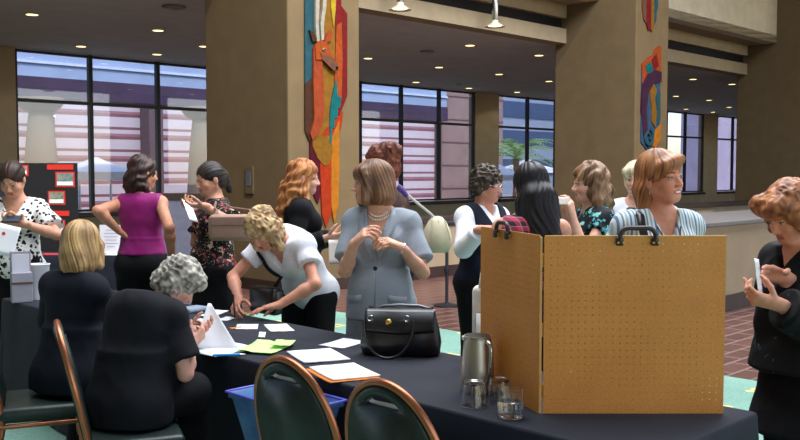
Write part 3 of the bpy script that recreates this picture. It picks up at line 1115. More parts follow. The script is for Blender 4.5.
q = MB(); q.lathe([(0, .008), (.011, .008), (.015, .004), (.016, 0)], 24, c=(-.05, -.082, .165), axis=(0, -1, 0), cap0=False, cap1=False); q.build('clasp', M_BRASS, hb, smooth=50)
for x in (-.135, .035):
    q = MB(); q.tube([(x + .013 * math.cos(2 * PI * k / 16), -.086, .185 + .013 * math.sin(2 * PI * k / 16)) for k in range(16)], .003, 6, closed=True); q.build('ring', M_CHROME, hb, smooth=60)
q = MB()
ar = []
for k in range(25):
    a = k / 24 * PI
    ar.append((-.05 + .115 * math.cos(a + PI) * (1.0), -.094 - .030 * math.sin(a), .178 - .172 * math.sin(a) ** .8))
q.tube(ar, .0065, 10); q.build('handle', M_LEATHER, hb, smooth=60)
q = MB()
q.tube([(-.12, .0, .215), (-.08, -.01, .232), (0, -.012, .238), (.09, -.01, .234), (.145, 0, .218)], .007, 8); q.build('zip_edge', plain('zip_grey', (120, 122, 126), .35, .5), hb, smooth=60)

# ------------------------------------------------------------------ paper on the long table
def paper_mat(name, rgb):
    return plain(name, rgb, .8, spec=.2, var=.03, scale=4)


M_WHITE = paper_mat('white_paper', (236, 236, 240))
M_CREAM = paper_mat('cream_paper', (238, 230, 220))
M_LIME = paper_mat('lime_paper', (196, 236, 150))
M_ORANGE = paper_mat('orange_card', (232, 140, 70))
_pz = [0]


def sheet(name, label, cat, px, py, w, h, rot, mat, group=None, thick=.0012, z=TZ + .001, curl=.003, lift=0.0):
    p = on_z(px, py, z)
    q = MB()
    q.sheet(lambda a, b: Vector(((a - .5) * w, (b - .5) * h, curl * (abs(a - .5) * 2) ** 3 * (1 if b > .5 else .4))), 8, 6)
    o = q.build(name, mat, None, smooth=60, solidify=thick)
    _pz[0] += 1
    o.location = (p.x, p.y, z + thick / 2 + lift)
    o.rotation_euler = (0, 0, rot)
    tag(o, label, cat, group)
    return o


r45 = ROT45
GP = 'papers on the long table'
sheet('paper_sheet', 'white folded sheet left of the black handbag', 'paper', 343, 343.5, .22, .15, r45 + .25, M_WHITE, GP)
sheet('paper_stack', 'long low stack of white sheets behind the first empty chair', 'paper', 318, 356.5, .28, .22, r45 + 1.2, M_WHITE, GP, thick=.006)
sheet('paper_stack', 'cream sheets on an orange folder, nearest the two empty chairs', 'paper', 344, 373, .28, .215, r45 + 1.25, M_CREAM, GP, thick=.004, lift=.004)
sheet('folder', 'orange folder under the cream sheets', 'folder', 342, 374, .29, .225, r45 + 1.25, M_ORANGE, None, thick=.002)
sheet('green_sheet', 'lime green sheet near the white writing paper', 'paper', 264, 349, .27, .2, r45 + .5, M_LIME, GP, thick=.002, curl=.012, lift=.005)
sheet('paper_slip', 'white slip pointing at the green sheet', 'paper', 283, 347.5, .14, .1, r45 + .7, M_LIME, GP, thick=.001, lift=.022, curl=.004)['label'] = 'small pale green slip on the lime sheet'
sheet('writing_paper', 'white paper under the hands of the seated woman with curly grey hair', 'paper', 225, 350, .28, .2, r45 + .1, M_WHITE, GP, thick=.002)
sheet('form', 'white form under the resting hand of the woman in the white blouse', 'paper', 279, 328, .24, .13, r45 + 1.1, M_CREAM, GP)
sheet('form', 'white form under the pen of the woman in the white blouse', 'paper', 247, 327, .16, .12, r45 + .9, M_WHITE, GP)
sheet('paper_strip', 'narrow white strip between the form and the green sheet', 'paper', 262, 335, .15, .035, r45 + .9, M_WHITE, GP)
sheet('card', 'white card lying behind the standing paper', 'card', 214, 313.5, .24, .10, r45 + .6, M_WHITE, GP)
sheet('card', 'pale card at the left of the raised pen', 'card', 226, 319, .12, .08, r45 + .4, M_WHITE, GP)
sheet('card', 'bluish white paper on the table before the curly haired woman', 'card', 196, 322, .18, .12, r45 + .2, M_WHITE, GP)
o = sheet('card_box', 'shallow grey box of cards on the table beside the curly haired woman', 'box', 193, 312, .16, .11, r45 + .2, paper_mat('grey_card', (130, 140, 156)), None, thick=.03, curl=0)
p = on_z(229, 355.5, TZ + .005)
pen = thing('pen', 'bright blue pen beside the lime green sheet', 'pen', p + Vector((0, 0, .003)), .15)
q = MB(); q.tube([(-.075, 0, 0), (-.06, 0, 0), (.05, 0, 0)], [.005, .0065, .0065], 8); q.build('barrel', plain('pen_blue', (50, 140, 220), .3), pen, smooth=60)
q = MB(); q.tube([(.05, 0, 0), (.062, 0, 0), (.075, 0, 0)], [.006, .004, .0015], 8); q.build('tip', M_CHROME, pen, smooth=60)
p = on_z(276, 313, TZ + .002)
o = sheet('name_badge', 'yellow and white folded badge by the resting hand', 'badge', 250, 314, .09, .06, .4, paper_mat('badge_yellow', (240, 222, 130)), None, thick=.002, curl=.03)
o = sheet('orange_tag', 'small orange tag beside the form under the pen', 'tag', 236, 328, .07, .03, .6, M_ORANGE, None, thick=.002)

# the sheet the curly haired woman holds up on its edge
pq = on_z(216, 349, TZ + .003)
q = MB()
q.sheet(lambda a, b: Vector(((a - .5) * .215 * (1 - .93 * b) - .035 * b, .03 * math.sin(a * PI) * (1 - b) + .10 * b, .21 * b + .0)), 10, 12)
o = q.build('raised_paper', M_WHITE, None, smooth=60, loc=pq, rz=.15, solidify=.0015)
tag(o, 'white sheet raised to a peak beside the hands of the curly haired woman', 'paper')

# ------------------------------------------------------------------ white tote and sheet behind the pegboard
tb = thing('tote_bag', 'white tote bag standing behind the left end of the pegboard', 'bag', (.417, 4.0, TZ + .001), math.radians(-10))
q = MB()
q.box((0, 0, .18), (.19, .07, .36), bevel=.028, seg=3); q.build('body', plain('white_canvas', (226, 220, 212), .8, bump=.3, bscale=200), tb, smooth=60)
q = MB(); q.tube([(-.06, -.02, .35), (-.05, -.03, .42), (0, -.03, .445), (.05, -.03, .42), (.06, -.02, .35)], .008, 8); q.build('handle', plain('white_strap', (214, 206, 196), .8), tb, smooth=60)
q = MB(); q.box((-.055, -.034, .22), (.03, .012, .05), bevel=.004); q.build('clasp', M_BRASS, tb)
q = MB(); q.sheet(lambda a, b: Vector(((a - .5) * .14, .055 * b + .004 * math.sin(a * 3), .24 * b)), 4, 4)
o = q.build('leaning_sheet', M_WHITE, None, smooth=60, loc=(.395, 3.90, TZ + .003), rz=-.2, solidify=.0015)
tag(o, 'white sheet leaning against the tote bag, left of the pegboard', 'paper')

# ------------------------------------------------------------------ left end of the table: leaflets and tub
p = on_z(22, 302, TZ + .001)
lh = thing('leaflet_holder', 'tall grey leaflet holder at the left end of the table', 'leaflet holder', p, .5)
q = MB(); q.box((0, 0, .10), (.13, .08, .2), bevel=.006); q.box((0, .045, .17), (.13, .012, .33), bevel=.003); q.build('body', plain('holder_grey', (150, 146, 158), .5), lh)
for k in range(3):
    q = MB(); q.box((-.005 + .004 * k, -.01 + .016 * k, .17), (.105, .006, .30)); q.build('leaflet', paper_mat('leaflet', [(206, 204, 216), (220, 210, 200), (150, 110, 90)][k]), lh)
q = MB(); q.box((0, -.041, .13), (.132, .004, .012)); q.build('band', plain('band_brown', (90, 60, 50), .5), lh)
p = on_z(40, 299, TZ + .001)
wt = thing('paper_tub', 'white tub at the left end of the table beside the leaflets', 'tub', p)
q = MB(); q.lathe([(.0, .003), (.052, .003), (.054, 0), (.066, .235), (.069, .238), (.066, .24), (.064, .235), (.052, .008)], 32, cap0=False, cap1=False); q.build('shell', paper_mat('tub_white', (222, 222, 226)), wt, smooth=50)
q = MB(); q.tube([(.068 * math.cos(2 * PI * k / 28), .068 * math.sin(2 * PI * k / 28), .238) for k in range(28)], .003, 6, closed=True); q.build('lip', paper_mat('tub_lip', (235, 235, 238)), wt, smooth=60)
# ------------------------------------------------------------------ display board and signs on the back table
DB = thing('display_board', 'black folding display board with red labels and photographs on the back table', 'display board', (-3.78, 9.72, TZ + .001))
M_BOARD = plain('black_board', (22, 22, 26), .7)
q = MB(); q.box((-.01, .06, .48), (.62, .012, .96)); q.build('centre_panel', M_BOARD, DB)
q = MB(); q.box((-.16, 0, .48), (.32, .012, .96)); q.build('side_panel', M_BOARD, DB, loc=(-.32, .055, 0), rz=math.radians(18))


def photo_mat(name, cols):
    t = NT(name)
    v = t.coords('Object')
    n = t.noise(v, 14, 4)
    st = [(i / (len(cols) - 1) * .6 + .2, lin(c)) for i, c in enumerate(cols)]
    t.base(t.ramp(n, st))
    return t.set(.35)


M_RED = paper_mat('red_card', (206, 52, 44))


def board_item(px, py, w, h, kind, mat, lab=None):
    p_ = at(px, py, 9.74)
    loc = p_ - DB.location
    yy = .051
    if loc.x < -.3: yy = .035
    q = MB(); q.box((0, 0, 0), (w, .004, h))
    o = q.build(kind, M_RED, DB, loc=(loc.x, yy, loc.z), rz=0)
    if lab: o['label'] = lab
    if mat:
        q = MB(); q.box((0, -.004, .0), (w - .03, .003, h - .03)); q.build('photo', mat, o)
        if kind == 'photo_mount':
            q = MB(); q.box((0, -.0065, -h / 2 + .04), (w - .035, .002, .04)); q.build('caption_strip', M_WHITE, o)
    return o


board_item(59, 167, .28, .055, 'title_strip', None, 'red title strip')
board_item(64, 179.5, .205, .165, 'photo_mount', photo_mat('photo_a', [(30, 40, 44), (150, 140, 130), (60, 120, 120), (200, 190, 180)]))
board_item(55.5, 198, .185, .15, 'photo_mount', photo_mat('photo_b', [(50, 60, 40), (150, 150, 140), (90, 110, 70), (60, 70, 120)]))
board_item(59.5, 213.5, .185, .055, 'label_strip', None, 'red label strip')
board_item(55.5, 227, .185, .15, 'photo_mount', photo_mat('photo_c', [(40, 44, 36), (160, 160, 150), (110, 120, 100), (210, 205, 200)]))
board_item(22.5, 170.5, .10, .12, 'photo_mount', photo_mat('photo_d', [(225, 225, 225), (130, 130, 130), (235, 235, 235)]))
board_item(63, 240, .10, .10, 'photo_mount', photo_mat('photo_e', [(60, 50, 50), (160, 150, 140)]))

p = at(111, 237, 9.55)
sg = thing('notice', 'white printed notice standing on the back table left of the magenta top', 'sign', (p.x, 9.55, TZ + .001))
q = MB(); q.box((0, 0, .155), (.235, .006, .30)); q.build('sheet', paper_mat('notice_white', (206, 204, 216)), sg)
q = MB()
for k, wd in enumerate((.10, .14, .15, .12, .15, .08)): q.box((0, -.0045, .25 - .035 * k), (wd, .002, .006))
q.build('text_lines', plain('notice_ink', (140, 138, 160), .7), sg)
q = MB(); q.box((0, .02, .006), (.24, .08, .01), bevel=.002); q.build('stand', M_WHITE, sg)
o = sheet('red_sheet', 'bright red sheet hanging over the front edge of the back table', 'paper', 51, 257, .3, .12, 0, paper_mat('red_sheet', (226, 50, 62)), None, z=TZ + .001)
o['label'] = 'bright red sheet lying at the front of the back table'
o.location = (-3.62, 9.5, TZ + .002)
o = sheet('paper_sheet', 'white sheet lying on the back table under the notice', 'paper', 112, 252.6, .3, .12, 0, M_WHITE, None)
o.location = (-2.93, 9.43, TZ + .002); o['label'] = 'white sheet lying on the back table before the notice'
gp = thing('grey_screen', 'grey freestanding screen with a dark top edge left of the floral blouse', 'screen', (-2.02, 9.1, .012))
q = MB(); q.box((-.10, 0, .75), (.62, .03, 1.16)); q.build('panel', plain('grey_fabric', (100, 98, 116), .9, bump=.3, bscale=300), gp)
q = MB(); q.box((-.10, 0, 1.36), (.66, .05, .07), bevel=.006); q.build('top_rail', M_DARKWOOD, gp)
for s in (-.4, .2):
    q = MB(); q.box((s, 0, .09), (.04, .04, .18)); q.box((s, 0, .01), (.05, .4, .02), bevel=.005); q.build('leg', M_LEGMETAL, gp)

# slim black post with a cross rail by the half wall
sp = thing('rail_post', 'slim black post with a top rail before the pale half wall', 'post', at(447, 223, 10.9).xy.to_3d())
q = MB(); q.lathe([(.16, .0), (.16, .012), (.03, .03), (.02, .05), (.02, .98)], 20); q.build('pole', M_FRAME, sp, smooth=40)
q = MB(); q.lathe([(.034, 0), (.034, .06)], 16, c=(0, 0, .40)); q.build('collar', M_FRAME, sp, smooth=40)
q = MB(); q.box((.34, 0, 1.0), (.76, .05, .05), bevel=.01); q.build('rail', M_FRAME, sp)
# ================================================================== PEOPLE: one smooth surface per body, clothes grown over it
def V3(*a):
    return np.array(a, dtype=np.float64)


def unit(v):
    v = np.asarray(v, float)
    return v / (np.linalg.norm(v) + 1e-9)


def rotv(v, axis, ang):
    axis = unit(axis)
    v = np.asarray(v, float)
    return v * math.cos(ang) + np.cross(axis, v) * math.sin(ang) + axis * np.dot(axis, v) * (1 - math.cos(ang))


def smin(a, b, k):
    if k <= 0: return np.minimum(a, b)
    h = np.maximum(k - np.abs(a - b), 0.0) / k
    return np.minimum(a, b) - h * h * (k * 0.25)


def smax(a, b, k):
    return -smin(-a, -b, k)


_hash = np.random.RandomState(11).rand(64, 64, 64).astype(np.float32)


def vnoise(x, y, z):
    """Smooth lattice noise in -1..1."""
    xi = np.floor(x).astype(int); yi = np.floor(y).astype(int); zi = np.floor(z).astype(int)
    fx, fy, fz = x - xi, y - yi, z - zi
    fx = fx * fx * (3 - 2 * fx); fy = fy * fy * (3 - 2 * fy); fz = fz * fz * (3 - 2 * fz)
    r = 0
    for dx in (0, 1):
        for dy in (0, 1):
            for dz in (0, 1):
                w = (fx if dx else 1 - fx) * (fy if dy else 1 - fy) * (fz if dz else 1 - fz)
                r = r + w * _hash[(xi + dx) & 63, (yi + dy) & 63, (zi + dz) & 63]
    return r * 2 - 1


class Grid:
    def __init__(self, axes):
        self.ax = [np.asarray(a, np.float32) for a in axes]
        self.shape = tuple(len(a) for a in axes)

    def new(self, v=0.25):
        return np.full(self.shape, v, np.float32)

    def win(self, lo, hi):
        sl = []
        for a, l, h in zip(self.ax, lo, hi):
            i = max(0, int(np.searchsorted(a, l)) - 1); j = min(len(a), int(np.searchsorted(a, h)) + 1)
            if j <= i: return None
            sl.append(slice(i, j))
        X = self.ax[0][sl[0]][:, None, None]; Y = self.ax[1][sl[1]][None, :, None]; Z = self.ax[2][sl[2]][None, None, :]
        return tuple(sl), X, Y, Z

    def full(self):
        return self.ax[0][:, None, None], self.ax[1][None, :, None], self.ax[2][None, None, :]

    def cap(self, F, a, b, ra, rb=None, k=0.02, m=0.05, op='add', flat=None):
        rb = ra if rb is None else rb
        a = np.asarray(a, float); b = np.asarray(b, float)
        r = max(ra, rb) + m + k
        w = self.win(np.minimum(a, b) - r, np.maximum(a, b) + r)
        if w is None: return
        sl, X, Y, Z = w
        ba = b - a
        L2 = float(ba @ ba) + 1e-9
        px, py, pz = X - a[0], Y - a[1], Z - a[2]
        t = np.clip((px * ba[0] + py * ba[1] + pz * ba[2]) / L2, 0, 1)
        dx, dy, dz = px - t * ba[0], py - t * ba[1], pz - t * ba[2]
        if flat is not None:      # squash towards the plane with this normal: (normal, factor)
            n, f = flat
            q = dx * n[0] + dy * n[1] + dz * n[2]
            g = 1.0 / f - 1.0
            dx, dy, dz = dx + q * n[0] * g, dy + q * n[1] * g, dz + q * n[2] * g
        d = np.sqrt(dx * dx + dy * dy + dz * dz) - (ra + (rb - ra) * t)
        self._op(F, sl, d, k, op)

    def ell(self, F, c, rad, R=None, k=0.02, m=0.05, op='add'):
        """R: 3x3 whose ROWS are the local axes."""
        c = np.asarray(c, float); rad = np.asarray(rad, float)
        r = rad.max() + m + k
        w = self.win(c - r, c + r)
        if w is None: return
        sl, X, Y, Z = w
        px, py, pz = X - c[0], Y - c[1], Z - c[2]
        if R is not None:
            px, py, pz = (px * R[0][0] + py * R[0][1] + pz * R[0][2], px * R[1][0] + py * R[1][1] + pz * R[1][2], px * R[2][0] + py * R[2][1] + pz * R[2][2])
        k0 = np.sqrt((px / rad[0]) ** 2 + (py / rad[1]) ** 2 + (pz / rad[2]) ** 2)
        k1 = np.sqrt((px / rad[0] ** 2) ** 2 + (py / rad[1] ** 2) ** 2 + (pz / rad[2] ** 2) ** 2) + 1e-6
        d = k0 * (k0 - 1) / k1
        self._op(F, sl, d, k, op)

    def _op(self, F, sl, d, k, op):
        if op == 'add': F[sl] = smin(F[sl], d, k)
        else: F[sl] = smax(F[sl], -d, k)

    def cone(self, F, za, zb, ca, cb, ra, rb, k=0.03, pw=2.0):
        """Elliptic frustum between heights za > zb; ca, cb centres (x, y); ra, rb radii (x, y)."""
        X, Y, Z = self.full()
        t = np.clip((Z - za) / (zb - za), 0, 1)
        cx = ca[0] + (cb[0] - ca[0]) * t; cy = ca[1] + (cb[1] - ca[1]) * t
        rx = ra[0] + (rb[0] - ra[0]) * t; ry = ra[1] + (rb[1] - ra[1]) * t
        e = np.sqrt(((X - cx) / rx) ** 2 + ((Y - cy) / ry) ** 2)
        d = (e - 1) * np.minimum(rx, ry)
        d = np.maximum(d, np.maximum(Z - za, zb - Z))
        F[...] = smin(F, d.astype(np.float32), k)


def mesh_field(F, grid):
    """Surface nets on a rectilinear grid -> vertices, quads."""
    S = F < 0
    nx, ny, nz = F.shape
    c = [S[i:nx - 1 + i, j:ny - 1 + j, k:nz - 1 + k] for i in (0, 1) for j in (0, 1) for k in (0, 1)]
    n = sum(x.astype(np.uint8) for x in c)
    act = (n > 0) & (n < 8)
    I, J, K = np.nonzero(act)
    idx = np.full(act.shape, -1, np.int32)
    idx[I, J, K] = np.arange(len(I))
    val = {}
    for i in (0, 1):
        for j in (0, 1):
            for k in (0, 1): val[(i, j, k)] = F[I + i, J + j, K + k]
    acc = np.zeros((len(I), 3)); cnt = np.zeros(len(I))
    cs = list(val)
    for a in cs:
        for d in range(3):
            if a[d] == 0:
                b = list(a); b[d] = 1; b = tuple(b)
                va, vb = val[a], val[b]
                cr = (va < 0) != (vb < 0)
                t = np.where(cr, va / np.where(cr, va - vb, 1), 0)
                p = np.zeros((len(I), 3)); p[:] = a
                p[:, d] = t
                acc[cr] += p[cr]; cnt[cr] += 1
    u = acc / cnt[:, None]
    out = np.zeros((len(I), 3))
    for d, ii in enumerate((I, J, K)):
        a = grid.ax[d]
        out[:, d] = a[ii] + u[:, d] * (a[ii + 1] - a[ii])
    quads = []
    # x edges
    def emit(S0, S1, cells):
        ch = S0 != S1
        w = np.nonzero(ch)
        q = np.stack([cell[w] for cell in cells], 1)
        fl = S0[w]
        q[~fl] = q[~fl][:, ::-1]
        ok = (q >= 0).all(1)
        quads.append(q[ok])
    emit(S[:-1, 1:-1, 1:-1], S[1:, 1:-1, 1:-1], [idx[:, :-1, :-1], idx[:, 1:, :-1], idx[:, 1:, 1:], idx[:, :-1, 1:]])
    emit(S[1:-1, :-1, 1:-1], S[1:-1, 1:, 1:-1], [idx[:-1, :, :-1], idx[:-1, :, 1:], idx[1:, :, 1:], idx[1:, :, :-1]])
    emit(S[1:-1, 1:-1, :-1], S[1:-1, 1:-1, 1:], [idx[:-1, :-1, :], idx[1:, :-1, :], idx[1:, 1:, :], idx[:-1, 1:, :]])
    return out, np.concatenate(quads) if quads else np.zeros((0, 4), int)


def biggest_piece(v, q):
    """Drops stray islands."""
    n = len(v)
    par = np.arange(n)
    e = np.concatenate([q[:, [0, 1]], q[:, [1, 2]], q[:, [2, 3]]])
    for _ in range(200):
        m = np.minimum(par[e[:, 0]], par[e[:, 1]])
        old = par.copy()
        np.minimum.at(par, e[:, 0], m); np.minimum.at(par, e[:, 1], m)
        par = par[par]
        if (par == old).all(): break
    lab, cnt = np.unique(par, return_counts=True)
    keep = np.isin(par, lab[cnt > max(60, .05 * n)])
    new = np.cumsum(keep) - 1
    qq = q[keep[q].all(1)]
    return v[keep], new[qq]


def to_object(name, v, q, mat, parent, colors=None, disp=None, loc=None):
    me = bpy.data.meshes.new(name)
    me.vertices.add(len(v)); me.loops.add(len(q) * 4); me.polygons.add(len(q))
    me.vertices.foreach_set('co', np.ascontiguousarray(v, np.float32).ravel())
    me.loops.foreach_set('vertex_index', q.astype(np.int32).ravel())
    me.polygons.foreach_set('loop_start', np.arange(0, len(q) * 4, 4, dtype=np.int32))
    me.polygons.foreach_set('use_smooth', np.ones(len(q), bool))
    me.update(calc_edges=True)
    if disp is not None:
        nn = np.zeros(len(v) * 3, np.float32)
        me.vertices.foreach_get('normal', nn)
        nn = nn.reshape(-1, 3)
        v = v + nn * disp(v, nn)[:, None]
        me.vertices.foreach_set('co', np.ascontiguousarray(v, np.float32).ravel())
        me.update()
    if colors is not None:
        ca = me.color_attributes.new('Tint', 'FLOAT_COLOR', 'POINT')
        cc = np.ones((len(v), 4), np.float32); cc[:, :3] = colors(v)
        ca.data.foreach_set('color', cc.ravel())
    if mat: me.materials.append(mat)
    o = bpy.data.objects.new(name, me)
    COL.objects.link(o)
    o.parent = parent
    if loc is not None: o.location = loc
    return o


def axis(lo, hi, fine, hc=0.0105, hf=0.0045):
    """Grid lines from lo to hi: hc apart, hf apart inside the fine intervals."""
    out = [lo]
    while out[-1] < hi:
        x = out[-1]
        h = hc
        for a, b, f in fine:
            if a - hc <= x <= b: h = min(h, f)
        out.append(x + h)
    return np.array(out)


# ------------------------------------------------------------------ skin and hair materials
def tint_mat(name, rough=.5, spec=.35, sss=0.0, bump=None, aniso=None, sheen=0.0):
    t = NT(name)
    a = t.n.new('ShaderNodeAttribute'); a.attribute_name = 'Tint'
    v = t.coords('Object')
    t.base(t.mix(.16, a.outputs['Color'], t.ramp(t.noise(v, 40, 3), [(.3, (.0, .0, .0)), (.7, (1, 1, 1))]), 'SOFT_LIGHT'))
    if bump: t.bump(t.noise(v, bump, 4), .35, .003)
    kw = {}
    if sss:
        kw = {'Subsurface Weight': sss, 'Subsurface Scale': .008}
        t.b.inputs['Subsurface Radius'].default_value = (1.0, .35, .2)
    if sheen: kw['Sheen Weight'] = sheen
    return t.set(rough, 0, spec, **kw)


M_SKIN = tint_mat('skin', .5, .35, .12)
M_HAIR = tint_mat('hair', .45, .3, bump=260)
M_EYE = tint_mat('eye', .15, .6)


def srgb_arr(c):
    return np.array(lin(c)[:3])


class Person:
    def __init__(self, label, pos, face, H=1.64, lean=0, sit=False, twist=0, head=(0, 0, 0), arms=None, width=1.0, bust=1.0, skin=(206, 158, 132), lips=(168, 92, 86),
                 brow=(92, 66, 50), stance=0, seat=.60, neck_fwd=0.02, belly=0.0, hunch=0.0, neck_side=0.0, knees=None, group=None):
        self.s = s = H / 1.66
        self.root = thing('person', label, 'person', (pos[0], pos[1], 0), -math.radians(face), group)
        self.rz = -math.radians(face)
        self.pos = Vector((pos[0], pos[1], 0))
        self.skin, self.lips, self.brow = srgb_arr(skin), srgb_arr(lips), srgb_arr(brow)
        self.w, self.bust, self.belly = width, bust, belly
        self.sit = sit
        L = math.radians(lean)
        d1 = V3(0, math.sin(L * .55), math.cos(L * .55)); d2 = V3(0, math.sin(L), math.cos(L)); hl = L + math.radians(hunch)
        d3 = V3(0, math.sin(hl), math.cos(hl))
        hz = seat if sit else .885 * s
        self.P = V3(0, 0, hz)
        self.Wst = self.P + d1 * .14 * s
        self.C = self.Wst + d2 * .17 * s
        self.N = self.C + d3 * .185 * s
        tw = math.radians(twist)
        self.up = d2
        self.r = rotv(V3(1, 0, 0), d2, -tw)
        self.f = np.cross(self.up, self.r)
        self.Rc = np.array([self.r, self.f, self.up])
        # pelvis frame
        pu = V3(0, math.sin(L * .3), math.cos(L * .3)) if not sit else V3(0, 0, 1)
        self.Rp = np.array([V3(1, 0, 0), np.cross(pu, V3(1, 0, 0)), pu])
        hy, hp, hr = [math.radians(a) for a in head]
        # head axes: yaw clockwise (to the right), pitch down positive, roll to the right
        hr_ = V3(math.cos(hy), -math.sin(hy), 0); hf_ = V3(math.sin(hy), math.cos(hy), 0); hu_ = V3(0, 0, 1)
        hf2 = rotv(hf_, hr_, -hp); hu2 = rotv(hu_, hr_, -hp)
        hr3 = rotv(hr_, hf2, hr); hu3 = rotv(hu2, hf2, hr)
        self.Rh = np.array([hr3, hf2, hu3])
        nd = unit(d3 + .7 * hu3)
        self.Hc = self.N + nd * .135 * s + self.f * neck_fwd * s + hu3 * .018 * s + self.r * neck_side
        self.sh = {}
        for sd, k in ((1, 'R'), (-1, 'L')):
            self.sh[k] = self.C + d3 * .112 * s + self.r * sd * .143 * s * (.6 + .4 * width) - self.f * .012 * s
        arms = arms or {}
        self.el, self.wr, self.hand = {}, {}, {}
        for sd, k in ((1, 'R'), (-1, 'L')):
            a = arms.get(k, {})
            S = self.sh[k]
            if 'w' in a: wt = self.local(a['w'])
            else: wt = S + V3(sd * .07, .05, -.50) * s
            la, lb = .285 * s, .245 * s
            d = wt - S; D = np.linalg.norm(d)
            if D > (la + lb) * .995: d = d / D * (la + lb) * .995; D = np.linalg.norm(d); wt = S + d
            if D < .12 * s: d = d / D * .12 * s; D = .12 * s; wt = S + d
            pole = np.asarray(a.get('pole', (sd * .5, -.5, -.6)), float)
            if a.get('wpole'): pole = self.local_dir(pole)
            dn = d / D
            x = (la * la - lb * lb + D * D) / (2 * D)
            h = math.sqrt(max(la * la - x * x, 1e-6))
            pv = unit(pole - dn * (pole @ dn))
            self.el[k] = S + dn * x + pv * h
            self.wr[k] = wt
            hd = a.get('dir')
            hd = unit(self.local_dir(hd)) if hd is not None else unit(unit(wt - self.el[k]) + V3(0, 0, -.15))
            pn = a.get('palm')
            pn = self.local_dir(pn) if pn is not None else V3(-sd, 0, 0)
            pn = unit(pn - hd * (pn @ hd))
            self.hand[k] = (hd, pn, a.get('curl', .55), a.get('thumb', .5), sd)
        # legs
        self.leg = {}
        for sd, k in ((1, 'R'), (-1, 'L')):
            hip = self.P + V3(sd * .088 * s * width, 0, -.045 * s)
            if sit:
                kn = hip + V3(sd * .05, .42 * s, .02) if knees is None else hip + V3(sd * knees[0], knees[1] * s, .02)
                an = V3(kn[0] + sd * .01, kn[1] - .08, .085)
            else:
                st = stance * sd
                kn = V3(sd * .092 * s, .015 + st * .10, .475 * s); an = V3(sd * .096 * s, -.025 + st * .22, .085 * s)
            toe = an + V3(sd * .025, .13 * s, -.050)
            self.leg[k] = (hip, kn, an, toe)
        self._build_grid()

    # world point / direction into the person's own frame
    def local(self, p):
        p = Vector(p) - self.pos
        q = Matrix.Rotation(-self.rz, 3, 'Z') @ p
        return V3(q.x, q.y, q.z)

    def local_dir(self, d):
        q = Matrix.Rotation(-self.rz, 3, 'Z') @ Vector(d)
        return V3(q.x, q.y, q.z)

    def hp(self, x, y, z):
        """A point given in the head's frame (metres for an average head)."""
        s = self.hs
        return self.Hc + (self.Rh[0] * x + self.Rh[1] * y + self.Rh[2] * z) * s

    def cp(self, x, y, z):
        return self.C + (self.r * x + self.f * y + self.up * z) * self.s

    def pp(self, x, y, z):
        return self.P + (self.Rp[0] * x + self.Rp[1] * y + self.Rp[2] * z) * self.s

    def _build_grid(self):
        s = self.s
        self.hs = s * 1.0
        pts = [self.P, self.Wst, self.C, self.N, self.Hc] + list(self.sh.values()) + list(self.el.values()) + list(self.wr.values()) + [x for l in self.leg.values() for x in l]
        for k, (hd, pn, c, th, sd) in self.hand.items(): pts.append(self.wr[k] + hd * .16)
        pts = np.array(pts)
        lo = pts.min(0) - .2; hi = pts.max(0) + .2
        lo[2] = -.01; 
        fine = [[], [], []]
        for d in range(3):
            fine[d].append((self.Hc[d] - .125, self.Hc[d] + .135, .0042))
            for k, (hd, pn, c, th, sd) in self.hand.items():
                m = self.wr[k] + hd * .085 * s
                fine[d].append((m[d] - .075, m[d] + .075, .0052))
        self.grid = Grid([axis(lo[d], hi[d], fine[d]) for d in range(3)])

    # -------------------------------------------------- body fields
    def build_body(self):
        g, s, w = self.grid, self.s, self.w
        T = g.new(); A = g.new(); Lg = g.new(); Hd = g.new(); Hn = g.new()
        R = self.Rc; Rp = self.Rp
        ww = .55 + .45 * w
        g.ell(T, self.cp(0, 0, .015), V3(.138 * w, .100 * ww, .165) * s, R, k=.05)
        g.ell(T, self.cp(0, -.012, .105), V3(.140 * ww, .075 * ww, .075) * s, R, k=.05)
        for k in 'RL':
            g.cap(T, self.cp(0, -.01, .11), self.sh[k], .054 * s, .046 * s, k=.05)
            g.cap(T, self.N - self.up * .005, self.sh[k] + self.up * .012, .042 * s, .028 * s, k=.05)
        for sd in (-1, 1):
            b = self.bust
            g.ell(T, self.cp(sd * .066 * ww, .070, .020), V3(.060, .056, .062) * s * b, R, k=.05)
        g.ell(T, self.Wst, V3(.122 * w, .094 * w, .13) * s, Rp, k=.06)
        g.ell(T, self.pp(0, -.005, 0), V3(.158 * w, .112 * ww, .125) * s, Rp, k=.06)
        g.ell(T, self.pp(0, .045 + .05 * self.belly, .075), V3(.105 * w, (.07 + .04 * self.belly), .10) * s, Rp, k=.06)
        for sd in (-1, 1): g.ell(T, self.pp(sd * .075, -.055, -.035), V3(.082 * ww, .078, .088) * s, Rp, k=.05)
        # neck
        hb = self.hp(0, -.022, -.055)
        g.cap(Hd, self.N - self.up * .02, hb, .058 * s, .052 * s, k=.03)
        # head
        hs = self.hs
        Rh = self.Rh
        E = lambda c, r, k=.02, op='add': g.ell(Hd, self.hp(*c), V3(*r) * hs, Rh, k=k, op=op)
        Cp = lambda a, b, ra, rb, k=.012, op='add': g.cap(Hd, self.hp(*a), self.hp(*b), ra * hs, rb * hs, k=k, op=op)
        E((0, -.014, .030), (.074, .092, .086), .02)
        E((0, .026, -.030), (.060, .066, .080), .03)
        E((0, .058, -.084), (.030, .028, .026), .03)
